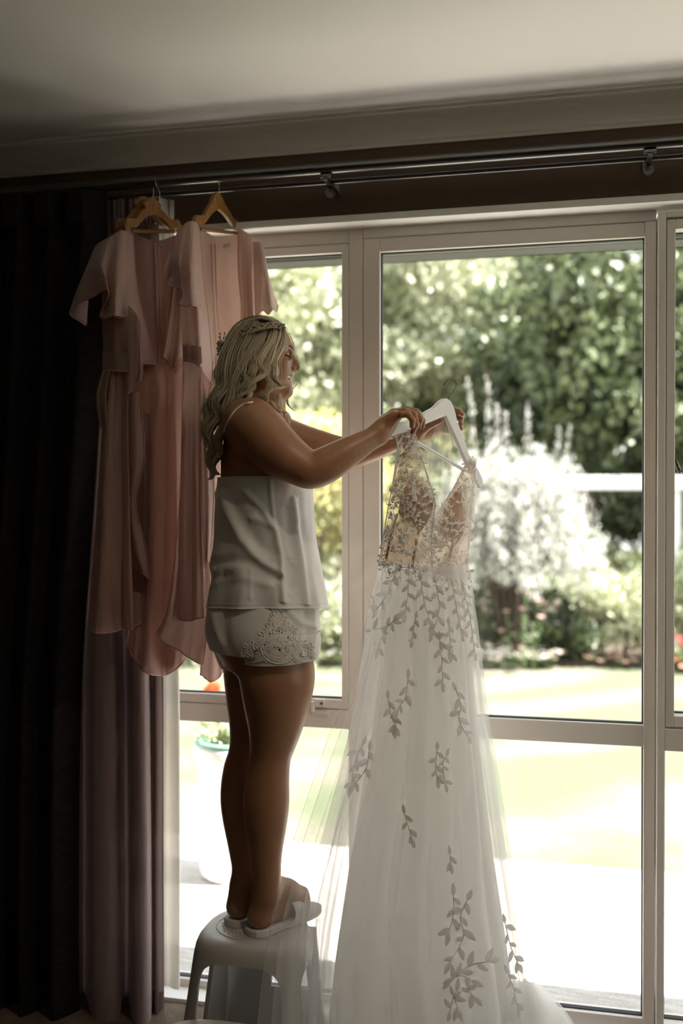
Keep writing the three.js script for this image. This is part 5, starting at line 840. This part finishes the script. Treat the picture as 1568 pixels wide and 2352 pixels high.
  for (const pts of [[[905, 992, 2.64], [911, 1010, 2.655], [915, 1045, 2.67], [905, 1100, 2.69]], [[926, 1000, 2.66], [915, 1020, 2.665], [909, 1060, 2.675], [903, 1110, 2.69]], [[1092, 1080, 2.895], [1088, 1120, 2.885], [1084, 1190, 2.868]], [[1096, 1082, 2.90], [1092, 1130, 2.888], [1086, 1195, 2.87]]]) part(wedding, 'hanger_loop', tube(pts.map((q) => at(...q)), 0.0028, 6, 30, 0.2, AHEADH), satinW);
  // a leaf of embroidery, one unit long, with a midrib fold
  const leafG = (() => { const pos = [], idx = [], n = 7; for (let k = 0; k <= n; k++) { const t = k / n, w = 0.215 * Math.pow(Math.sin(Math.PI * Math.pow(t, 0.85)), 0.9) + 0.004; for (const s of [-1, -0.5, 0, 0.5, 1]) pos.push(s * w, t, 0.05 * Math.sin(Math.PI * t) + (s === 0 ? 0.03 : Math.abs(s) === 0.5 ? 0.055 : 0.0)); } for (let k = 0; k < n; k++) for (let s = 0; s < 4; s++) { const a = k * 5 + s; idx.push(a, a + 1, a + 5, a + 1, a + 6, a + 5); } const g = new THREE.BufferGeometry(); g.setAttribute('position', new THREE.Float32BufferAttribute(pos, 3)); g.setIndex(idx); g.computeVertexNormals(); return g; })();
  const onSkirt = depthMap([outerGeo], 690, 1240, 1290, 2360, 2), onBod = depthMap([lg, rg], 865, 1100, 980, 1345, 1), onAny = (x, y) => onBod(x, y) ?? onSkirt(x, y);
  const frame = (f, x, y) => { const c = f(x, y); if (!c) return null; const a = f(x + 4, y) ?? c, b = f(x - 4, y) ?? c, e = f(x, y + 4) ?? c, g = f(x, y - 4) ?? c, n = a.clone().sub(b).cross(g.clone().sub(e)); if (n.lengthSq() < 1e-14) n.copy(AHEAD).negate(); n.normalize(); if (n.dot(AHEAD) > 0) n.negate(); n.lerp(AHEAD.clone().negate(), 0.45).normalize(); return { c, n }; };
  const leafAt = (f, x, y, ang, len) => { const k = frame(f, x, y); if (!k) return null; const dir = RIGHT.clone().multiplyScalar(Math.cos(ang)).addScaledVector(UPWARD, -Math.sin(ang)); dir.addScaledVector(k.n, -dir.dot(k.n)).normalize(); const side = dir.clone().cross(k.n), s = len * seen(k.c)[2] / FOCAL; return new THREE.Matrix4().makeBasis(side, dir, k.n).scale(V(s, s, s)).setPosition(k.c.clone().addScaledVector(k.n, 0.003)); };
  const sprig = (paths, size, f = onSkirt) => {
    const stems = [], leaves = [];
    for (const path of paths) {
      const pts = path.map(([x, y]) => V(x, y, 0)), line = []; let L = 0; for (let k = 1; k < pts.length; k++) L += pts[k].distanceTo(pts[k - 1]);
      for (let k = 0; k <= 12; k++) { const q = along(pts, k / 12), c = frame(f, q.x, q.y); if (c) line.push(c.c.clone().addScaledVector(c.n, 0.003)); }
      if (line.length > 2) stems.push(tube(line, 0.0013, 5, 24));
      const n = Math.max(2, Math.round(L / (size * 0.62)));
      for (let k = 0; k < n; k++) { const t = (k + 0.4) / n, q = along(pts, t), e = along(pts, Math.min(1, t + 0.05)), a = Math.atan2(e.y - q.y, e.x - q.x), m = leafAt(f, q.x, q.y, a + (k % 2 ? 1 : -1) * (0.5 + R() * 0.5), size * (0.75 + R() * 0.45)); if (m) leaves.push(m); }
      const q = pts[pts.length - 1], p = along(pts, 0.95), m = leafAt(f, q.x, q.y, Math.atan2(q.y - p.y, q.x - p.x), size); if (m) leaves.push(m);
      const q0 = pts[0], p0 = along(pts, 0.05), m0 = leafAt(f, q0.x, q0.y, Math.atan2(q0.y - p0.y, q0.x - p0.x), size * 0.9); if (m0) leaves.push(m0);
    }
    if (!stems.length) return;
    const s = part(wedding, 'leaf_sprig', merged(stems), thread, 'embroidered leaf sprig'); for (const m of leaves) { const l = part(s, 'leaf', leafG, leafThread); l.applyMatrix4(m); }
  };
  for (const [paths, size] of [
    [[[[823, 1506], [810, 1545], [801, 1590], [797, 1620]]], 26], [[[[936, 1556], [931, 1600], [914, 1630], [909, 1672]], [[893, 1606], [897, 1640], [908, 1668]]], 26], [[[[832, 1712], [816, 1750], [807, 1806]], [[848, 1722], [840, 1765], [814, 1802]]], 27], [[[[930, 1868], [938, 1898], [946, 1925]]], 24], [[[[1003, 1722], [1000, 1758], [1004, 1790]]], 22], [[[[1024, 1736], [1016, 1760], [1022, 1800]]], 20], [[[[1047, 1586], [1058, 1618], [1054, 1652], [1070, 1686]]], 25],
    [[[[996, 1458], [1016, 1478], [1034, 1500]], [[1010, 1470], [1014, 1520], [1016, 1566]]], 25], [[[[1072, 2068], [1056, 2108], [1064, 2150], [1034, 2206]], [[1040, 2056], [1040, 2100], [1030, 2140]]], 32], [[[[1034, 2250], [1062, 2226], [1092, 2212], [1122, 2208]], [[1040, 2246], [1060, 2240], [1082, 2250]]], 32], [[[[1033, 2320], [1044, 2280], [1066, 2268], [1088, 2288]], [[1040, 2285], [1052, 2320]]], 28], [[[[1158, 2120], [1172, 2176], [1188, 2212]]], 26], [[[[1032, 1962], [1034, 1984]]], 24], [[[[1165, 2235], [1178, 2270], [1186, 2310]]], 26],
    [[[[868, 1300], [852, 1350], [862, 1392]]], 25], [[[[908, 1318], [892, 1358], [868, 1398]]], 26], [[[[938, 1325], [936, 1372], [930, 1408]]], 24], [[[[966, 1332], [974, 1380], [986, 1424]]], 25], [[[[1000, 1340], [1008, 1400], [992, 1452]]], 25], [[[[1040, 1350], [1048, 1398], [1058, 1450]]], 24], [[[[1064, 1358], [1078, 1420], [1088, 1496]]], 22], [[[[904, 1426], [880, 1456], [868, 1492]]], 25], [[[[856, 1446], [884, 1440], [908, 1424]]], 24], [[[[1030, 1436], [1034, 1484]]], 22], [[[[955, 1420], [946, 1470]]], 20]]) sprig(paths, size);
  { // lace worked over the bodice: vines of thread and small leaves, densest along the neckline
    const tubesL = [], lv = [], laceMat = std(C3(0.86, 0.84, 0.80), 0.6, { sheen: 0.6, sheenColor: C3(1, 0.98, 0.95) });
    const vine = (x, y, ang, len, bend, sz) => { let a = ang; const line = [], st = 5; for (let k = 0; k * st < len; k++) { const c = frame(onAny, x, y); if (!c) break; line.push(c.c.clone().addScaledVector(c.n, 0.003)); if (k % 4 === 1) { const m = leafAt(onAny, x, y, a + (k % 2 ? 0.75 : -0.75), sz * (0.7 + R() * 0.6)); if (m) lv.push(leafG.clone().applyMatrix4(m)); } a += bend + (R() - 0.5) * 0.35; x += Math.cos(a) * st; y += Math.sin(a) * st; } if (line.length > 3) tubesL.push(tube(line, 0.0008, 4, line.length * 2)); };
    const edges = [[[950, 995], [966, 1042], [985, 1106], [998, 1150], [992, 1195], [984, 1250], [990, 1310]], [[1078, 1055], [1058, 1092], [1036, 1132], [1012, 1170], [998, 1198], [1000, 1250], [1010, 1318]], [[922, 1000], [916, 1045], [904, 1105], [892, 1165], [882, 1225], [874, 1290]], [[1090, 1062], [1086, 1100], [1082, 1150], [1078, 1210], [1074, 1290]], [[872, 1290], [930, 1302], [990, 1316], [1040, 1328], [1070, 1334]]];
    for (const e of edges) for (let k = 0; k < 60; k++) { const q = along(e.map(([x, y]) => V(x, y, 0)), R()); vine(q.x + (R() - 0.5) * 12, q.y, R() * 6.28, 20 + R() * 30, (R() - 0.5) * 0.2, 9); }
    for (let k = 0; k < 150; k++) { const f = R() < 0.6; vine(f ? 890 + R() * 105 : 1005 + R() * 75, f ? 1010 + R() * 285 : 1080 + R() * 250, -1.57 + (R() - 0.5) * 2.4, 30 + R() * 50, (R() - 0.5) * 0.14, 12); }
    part(bod, 'lace_thread', merged(tubesL), laceMat).userData.kind = 'stuff'; part(bod, 'lace_leaves', merged(lv), laceMat).userData.kind = 'stuff';
  }
}
{ // veil on its comb, hung over the hanger bar
  const o = thing('veil', 'sheer white veil on a comb hanging behind the dress bodice', 'veil'), veilMat = new THREE.MeshPhysicalMaterial({ color: C3(0.88, 0.86, 0.83), roughness: 0.8, transparent: true, opacity: 0.40, side: THREE.DoubleSide, transmission: 0.5, thickness: 0 });
  const net = [[[1000, 972, 2.85], [1018, 966, 2.845], [1032, 968, 2.85]], [[985, 1000, 2.87], [1008, 1000, 2.855], [1036, 1005, 2.87]], [[972, 1050, 2.885], [1002, 1050, 2.865], [1036, 1055, 2.885]], [[968, 1110, 2.89], [1000, 1112, 2.87], [1032, 1115, 2.89]], [[975, 1180, 2.89], [1000, 1185, 2.875], [1026, 1180, 2.89]], [[980, 1260, 2.89], [1002, 1262, 2.88], [1022, 1258, 2.89]]];
  part(o, 'tulle', gridGeometry(netRows(net.map((r) => r.map((q) => at(...q))), 60, 60, { bend: (p, u, v) => p.addScaledVector(AHEADH, 0.006 * Math.sin(u * 34 + v * 3)) })), veilMat);
  const teeth = [], spine = [[1025, 965, 2.85], [1030, 985, 2.852], [1036, 1004, 2.856], [1042, 1022, 2.862]].map((q) => at(...q));
  for (let k = 0; k < 20; k++) { const p = along(spine, k / 19); teeth.push(tube([p, p.clone().addScaledVector(RIGHT, 0.012).add(V(0, 0.004, 0)), p.clone().addScaledVector(RIGHT, 0.022).add(V(0, -0.001, 0))], 0.0005, 4, 5)); }
  part(o, 'comb', merged([tube(spine, 0.0016, 6, 20), ...teeth]), std(C3(0.7, 0.62, 0.52), 0.3, { metalness: 0.6 }), 'silver wire comb');
}
// ---------------------------------------------------------------- blush bridesmaid dresses on wooden hangers
{
  const crepe = noiseTexture(256, (u, v) => { const k = 0.5 + 0.35 * wrapNoise(u, v, 40, 2) + 0.25 * wrapNoise(u, v, 90, 7); return [k, k, k]; }, false); crepe.repeat.set(2, 3);
  const pink = std(C3(0.63, 0.405, 0.345), 0.97, { clearcoat: 0.7, clearcoatRoughness: 0.36, sheen: 0.5, sheenColor: C3(0.9, 0.62, 0.55), sheenRoughness: 0.35, transmission: 0.36, thickness: 0, bumpMap: crepe, bumpScale: 0.002 });
  const pinkTrim = std(C3(0.62, 0.36, 0.31), 0.5), labelWhite = std(C3(0.75, 0.72, 0.70), 0.7);
  const grain = noiseTexture(256, (u, v) => { const n = wrapNoise(u, v * 0.15, 30, 3) + 0.5 * wrapNoise(u, v * 0.2, 70, 8), k = 0.78 + 0.22 * n; return [0.80 * k, 0.56 * k, 0.31 * k]; }); grain.repeat.set(5, 5);
  const wood = std(C3(0.9, 0.9, 0.9), 0.42, { map: grain, clearcoat: 0.3, clearcoatRoughness: 0.3 });
  const cloth = (o, name, net, nu, nv, bend, label, edges = 'b') => {
    const rows = netRows(net.map((r) => r.map((q) => at(...q))), nu, nv, { bend }), p = part(o, name, gridGeometry(rows, 2), pink, label), t = [];
    if (edges.includes('b')) t.push(tube(rows[nv].filter((_, i) => i % 2 === 0), 0.0017, 5, nu));
    if (edges.includes('r')) t.push(tube(rows.filter((_, j) => j % 2 === 0).map((r) => r[nu]), 0.0015, 5, nv));
    if (edges.includes('l')) t.push(tube(rows.filter((_, j) => j % 2 === 0).map((r) => r[0]), 0.0015, 5, nv));
    if (t.length) part(p, 'hem', merged(t), pinkTrim);
    return p;
  };
  const waves = (amp, f, ph, grow = 1, wr = 0.0016) => (p, u, v) => p.addScaledVector(AHEADH, amp * Math.pow(v, grow) * (Math.sin(u * f + ph + 1.5 * noise3(u * 3, v * 2, ph)) + 0.45 * Math.sin(u * f * 2.3 + ph * 2)) + wr * noise3(u * 22, v * 16, ph)).addScaledVector(RIGHT, amp * 0.3 * Math.pow(v, grow) * Math.sin(u * f * 1.3 + ph));
  const ruffle = (amp, f, ph) => (p, u, v) => { const g = smooth(v, 0.3, 1); p.addScaledVector(AHEADH, amp * g * Math.sin(u * f + ph)); p.y += 0.35 * amp * g * Math.sin(u * f * 1.1 + ph + 1.2); return p.addScaledVector(AHEADH, 0.002 * noise3(u * 14, v * 14, ph)); };
  const woodHanger = (label, L, R, A, hook) => {
    const l = at(...L), r = at(...R), a = at(...A), mid = l.clone().lerp(r, 0.5), U = r.clone().sub(l).normalize(), W = a.clone().sub(mid), s = l.distanceTo(r) / 2, Vv = W.clone().addScaledVector(U, -W.dot(U)), h = Vv.length(); Vv.normalize();
    const N = U.clone().cross(Vv), o = thing('wooden_hanger', label, 'hanger', null, 'wooden hangers on the curtain rod');
    const g = new THREE.ExtrudeGeometry(hangerShape(s, h, 0.030, 0.020), { depth: 0.009, bevelEnabled: true, bevelSize: 0.0025, bevelThickness: 0.0025, bevelSegments: 3 }).translate(0, 0, -0.0045);
    g.applyMatrix4(new THREE.Matrix4().makeBasis(U, Vv, N).setPosition(mid)); part(o, 'body', g, wood);
    part(o, 'bar', rod(mid.clone().addScaledVector(U, -0.74 * s).addScaledVector(Vv, -0.006), mid.clone().addScaledVector(U, 0.74 * s).addScaledVector(Vv, -0.006), 0.0055, 12), wood);
    const top = mid.clone().addScaledVector(U, W.dot(U)).addScaledVector(Vv, h + 0.010), pts = [top, ...hook.map((q) => at(...q))];
    part(o, 'hook', tube(pts, 0.0014, 8, 50), M.chrome);
    return o;
  };
  woodHanger('pale wooden hanger carrying the pink dress next to the window', [444, 520, 2.95], [556, 532, 3.24], [503, 456, 3.09], [[503, 440, 3.088], [503, 425, 3.085], [499, 412, 3.07], [494, 404, 3.06], [495, 396, 3.07], [500, 394, 3.085], [503, 400, 3.10]]);
  woodHanger('wooden hanger carrying the pink dress beside the curtain', [286, 526, 2.99], [414, 528, 3.165], [367, 468, 3.085], [[367, 452, 3.087], [366, 440, 3.09], [360, 428, 3.10], [356, 417, 3.09], [358, 410, 3.10], [362, 410, 3.115], [363, 416, 3.13]]);
  woodHanger('darker wooden hanger tucked behind the one beside the curtain', [266, 528, 3.02], [398, 524, 3.19], [352, 464, 3.115], [[352, 448, 3.115], [353, 438, 3.118], [350, 428, 3.12], [347, 418, 3.11], [348, 412, 3.12], [352, 412, 3.135], [353, 418, 3.15]]);
  const dress = (label) => thing('bridesmaid_dress', label, 'dress', null, 'blush bridesmaid dresses');
  const A = dress('blush pink wrap dress with flutter sleeves hanging beside the curtain');
  cloth(A, 'back_panel', [[[290, 522, 3.060], [330, 546, 3.075], [362, 553, 3.115], [402, 540, 3.125]], [[290, 640, 3.080], [330, 650, 3.095], [372, 650, 3.125], [418, 640, 3.135]], [[295, 760, 3.080], [335, 765, 3.095], [380, 765, 3.125], [424, 760, 3.135]], [[300, 850, 3.080], [340, 862, 3.075], [385, 862, 3.105], [428, 850, 3.115]]], 40, 50, waves(0.006, 8, 1, 0.6));
  part(A, 'zip', merged([tube([[356, 560, 3.095], [359, 650, 3.103], [362, 760, 3.103], [364, 850, 3.085]].map((q) => at(...q)), 0.0028, 6, 30), tube([[364, 560, 3.097], [367, 650, 3.105], [370, 760, 3.105], [371, 850, 3.087]].map((q) => at(...q)), 0.0022, 6, 30)]), pinkTrim);
  part(A, 'label_tag', new THREE.PlaneGeometry(0.034, 0.014).rotateY(-0.5).translate(...at(372, 561, 3.085).toArray()), labelWhite, 'white sewn-in label');
  cloth(A, 'front_panel', [[[243, 554, 3.05], [270, 532, 3.01], [290, 522, 3.00], [305, 520, 3.03]], [[238, 640, 3.04], [262, 640, 2.985], [292, 640, 2.98], [313, 640, 3.05]], [[236, 740, 3.04], [262, 740, 2.98], [294, 740, 2.97], [334, 745, 3.06]], [[240, 822, 3.04], [266, 822, 2.985], [298, 830, 2.975], [361, 839, 3.07]]], 50, 60, waves(0.010, 9, 2, 0.8), null, 'br');
  cloth(A, 'front_panel', [[[404, 540, 3.140], [418, 552, 3.140], [440, 565, 3.160]], [[402, 640, 3.120], [420, 640, 3.120], [444, 640, 3.150]], [[388, 760, 3.080], [412, 770, 3.100], [446, 760, 3.140]], [[378, 820, 3.050], [404, 850, 3.060], [448, 850, 3.130]]], 30, 40, waves(0.008, 12, 5, 0.8), null, 'bl');
  cloth(A, 'cascade', [[[294, 700, 2.965], [312, 720, 2.955], [322, 740, 2.965]], [[292, 820, 2.965], [312, 830, 2.950], [327, 845, 2.965]], [[290, 915, 2.975], [306, 890, 2.965], [325, 872, 2.975]]], 26, 30, waves(0.006, 9, 3), null, 'br');
  cloth(A, 'skirt_panel', [[[241, 846, 3.03], [262, 848, 2.985], [294, 850, 2.985]], [[228, 1000, 3.02], [256, 1000, 2.965], [294, 1000, 2.98]], [[213, 1200, 3.01], [252, 1200, 2.95], [298, 1200, 2.975]], [[199, 1350, 3.00], [248, 1350, 2.94], [303, 1350, 2.965]], [[193, 1445, 3.00], [248, 1452, 2.94], [306, 1442, 2.96]]], 70, 90, waves(0.024, 9.5, 1.2, 0.5), null, 'br');
  cloth(A, 'cascade', [[[292, 905, 2.99], [308, 900, 2.970], [321, 900, 2.985]], [[293, 1050, 2.985], [313, 1050, 2.960], [332, 1050, 2.985]], [[295, 1160, 2.98], [303, 1160, 2.965], [311, 1150, 2.985]], [[298, 1250, 2.98], [318, 1260, 2.960], [336, 1262, 2.985]], [[318, 1305, 2.985], [334, 1322, 2.970], [345, 1332, 2.985]]], 26, 70, waves(0.004, 8, 2, 0.3), null, 'blr');
  cloth(A, 'skirt_panel', [[[292, 950, 3.03], [320, 950, 3.035], [348, 950, 3.05]], [[297, 1200, 3.03], [325, 1200, 3.02], [350, 1200, 3.04]], [[303, 1440, 3.025], [326, 1430, 3.01], [349, 1412, 3.03]]], 40, 60, waves(0.010, 7, 4, 0.5), null, 'br');
  cloth(A, 'skirt_panel', [[[282, 800, 3.085], [350, 830, 3.065], [398, 830, 3.065], [446, 800, 3.095]], [[298, 900, 3.055], [360, 900, 3.035], [395, 900, 3.035], [440, 900, 3.065]], [[306, 1000, 3.045], [355, 1000, 3.050], [395, 1000, 3.050], [432, 1000, 3.045]], [[310, 1250, 3.035], [350, 1250, 3.035], [395, 1250, 3.040], [436, 1250, 3.035]], [[296, 1420, 3.025], [342, 1440, 3.020], [390, 1450, 3.040], [436, 1440, 3.025]], [[286, 1490, 3.055], [336, 1540, 3.010], [386, 1552, 3.035], [432, 1500, 3.050]]], 90, 110, waves(0.020, 12, 0.5, 0.5), null, 'b');
  cloth(A, 'waistband', [[[239, 806, 3.0], [266, 808, 2.968], [296, 812, 2.962]], [[240, 850, 3.0], [266, 852, 2.970], [296, 854, 2.965]]], 20, 8, undefined, null, 'b');
  cloth(A, 'tie', [[[240, 850, 2.99], [252, 850, 2.965]], [[226, 905, 2.985], [242, 905, 2.965]], [[230, 960, 2.985], [246, 960, 2.965]], [[240, 1000, 2.985], [248, 992, 2.97]]], 8, 30, waves(0.004, 5, 1), null, 'blr');
  cloth(A, 'sleeve', [[[293, 530, 2.985], [278, 530, 2.96], [262, 538, 2.955], [248, 546, 2.962], [232, 555, 2.985], [220, 565, 3.02], [224, 580, 3.07]], [[291, 630, 2.97], [270, 630, 2.912], [248, 622, 2.93], [234, 608, 2.912], [216, 610, 2.945], [194, 628, 3.0], [207, 650, 3.08]], [[290, 690, 2.967], [265, 690, 2.90], [242, 688, 2.935], [246, 648, 2.895], [214, 650, 2.935], [172, 680, 2.995], [202, 705, 3.085]], [[291, 727, 2.967], [262, 724, 2.895], [234, 724, 2.94], [249, 668, 2.89], [213, 679, 2.935], [162, 713, 2.99], [200, 744, 3.09]]], 110, 50, ruffle(0.004, 30, 1), null, 'b');
  cloth(A, 'sleeve', [[[416, 545, 3.145], [432, 548, 3.135], [444, 560, 3.160]], [[420, 640, 3.140], [440, 640, 3.120], [458, 640, 3.160]], [[424, 720, 3.135], [446, 726, 3.110], [466, 716, 3.160]]], 30, 30, ruffle(0.008, 16, 2), null, 'b');
  const B = dress('blush pink wrap dress with ruffled sleeves hanging next to the window');
  cloth(B, 'back_panel', [[[455, 516, 3.03], [488, 542, 3.13], [524, 546, 3.19], [552, 528, 3.21]], [[462, 650, 3.05], [495, 650, 3.14], [530, 650, 3.19], [572, 650, 3.21]], [[470, 800, 3.05], [505, 800, 3.13], [540, 800, 3.18], [580, 800, 3.20]], [[478, 930, 3.05], [510, 940, 3.11], [545, 940, 3.15], [585, 930, 3.17]]], 40, 60, waves(0.006, 8, 2, 0.6));
  part(B, 'zip', merged([tube([[486, 560, 3.12], [488, 650, 3.125], [492, 760, 3.12], [496, 860, 3.11]].map((q) => at(...q)), 0.0028, 6, 30), tube([[494, 560, 3.135], [496, 650, 3.138], [500, 760, 3.135], [504, 860, 3.125]].map((q) => at(...q)), 0.0022, 6, 30)]), pinkTrim);
  part(B, 'label_tag', new THREE.PlaneGeometry(0.038, 0.014).rotateY(-0.6).translate(...at(520, 564, 3.165).toArray()), labelWhite, 'white sewn-in label');
  cloth(B, 'front_panel', [[[416, 530, 3.0], [434, 512, 2.975], [447, 505, 2.965], [458, 509, 2.99]], [[412, 640, 2.99], [430, 640, 2.95], [452, 640, 2.94], [467, 640, 3.0]], [[415, 740, 2.985], [433, 740, 2.945], [457, 740, 2.935], [479, 740, 3.01]], [[420, 830, 2.985], [437, 830, 2.945], [462, 845, 2.935], [492, 890, 3.02]]], 44, 60, waves(0.008, 8, 3, 0.7), null, 'br');
  cloth(B, 'front_panel', [[[546, 524, 3.20], [560, 530, 3.185], [582, 548, 3.19], [598, 566, 3.21]], [[546, 620, 3.19], [562, 620, 3.165], [577, 620, 3.175], [593, 620, 3.21]], [[552, 720, 3.18], [566, 720, 3.155], [581, 722, 3.165], [595, 720, 3.20]], [[545, 880, 3.17], [562, 880, 3.145], [582, 880, 3.155], [600, 880, 3.19]]], 40, 60, waves(0.009, 15, 1, 0.7), null, 'bl');
  cloth(B, 'waistband', [[[419, 792, 2.965], [438, 793, 2.938], [462, 796, 2.93]], [[420, 829, 2.965], [438, 831, 2.940], [464, 834, 2.932]]], 16, 8, undefined, null, 'b');
  cloth(B, 'sleeve', [[[454, 512, 2.950], [443, 508, 2.93], [431, 509, 2.922], [421, 517, 2.925], [412, 526, 2.945], [405, 536, 2.97], [401, 552, 3.02]], [[458, 610, 2.93], [438, 602, 2.885], [420, 598, 2.90], [411, 588, 2.888], [396, 582, 2.92], [392, 574, 2.94], [388, 582, 3.02]], [[460, 665, 2.926], [437, 662, 2.868], [414, 660, 2.905], [416, 636, 2.872], [386, 618, 2.915], [408, 596, 2.90], [381, 602, 3.0]], [[462, 704, 2.926], [438, 702, 2.862], [409, 698, 2.912], [419, 668, 2.868], [383, 647, 2.915], [420, 611, 2.895], [374, 620, 2.96]]], 120, 56, ruffle(0.004, 30, 2.2), null, 'b');
  cloth(B, 'sleeve', [[[581, 556, 3.15], [594, 556, 3.125], [604, 566, 3.14], [607, 576, 3.21]], [[583, 640, 3.13], [602, 640, 3.095], [617, 640, 3.12], [619, 642, 3.22]], [[585, 722, 3.12], [605, 718, 3.075], [628, 716, 3.10], [639, 706, 3.22]]], 50, 40, ruffle(0.014, 17, 0.5), null, 'b');
  cloth(B, 'skirt_panel', [[[421, 832, 2.985], [440, 832, 2.948], [464, 842, 2.94]], [[416, 1000, 2.985], [438, 1000, 2.935], [462, 1000, 2.93]], [[410, 1200, 2.98], [438, 1200, 2.925], [466, 1200, 2.925]], [[403, 1421, 2.97], [436, 1426, 2.92], [470, 1416, 2.92]]], 44, 80, waves(0.008, 10, 1.5, 0.5), null, 'bl');
  cloth(B, 'skirt_panel', [[[424, 960, 3.0], [446, 960, 2.98], [470, 960, 2.97]], [[408, 1200, 3.0], [444, 1200, 2.97], [478, 1200, 2.965]], [[385, 1390, 2.99], [432, 1410, 2.955], [478, 1400, 2.96]], [[358, 1453, 2.985], [414, 1500, 2.945], [464, 1525, 2.955]]], 60, 80, waves(0.012, 9, 2.5, 0.7), null, 'blr');
  cloth(B, 'skirt_panel', [[[462, 850, 3.03], [486, 850, 3.0], [520, 850, 3.04]], [[468, 1200, 3.02], [492, 1200, 2.995], [524, 1200, 3.03]], [[466, 1420, 3.015], [492, 1440, 2.99], [520, 1450, 3.02]], [[458, 1552, 3.005], [488, 1564, 2.985], [518, 1540, 3.01]]], 60, 90, waves(0.011, 9, 0.3, 0.6), null, 'bl');
  cloth(B, 'cascade', [[[462, 860, 2.945], [472, 900, 2.94], [480, 930, 2.955]], [[463, 1000, 2.935], [472, 1000, 2.928], [478, 1000, 2.945]], [[466, 1180, 2.93], [476, 1160, 2.925], [492, 1120, 2.945]], [[469, 1310, 2.925], [476, 1290, 2.925], [482, 1290, 2.94]]], 20, 60, waves(0.004, 7, 1, 0.4), null, 'br');
  const Cc = A.clone(); Cc.name = numbered('bridesmaid_dress'); Cc.userData = { label: 'third blush pink dress almost hidden behind the one beside the curtain', category: 'dress', group: 'blush bridesmaid dresses' };
  Cc.position.copy(RIGHT.clone().multiplyScalar(-0.010).addScaledVector(AHEADH, 0.022)); scene.add(Cc);
}
renderer.render(scene, camera);
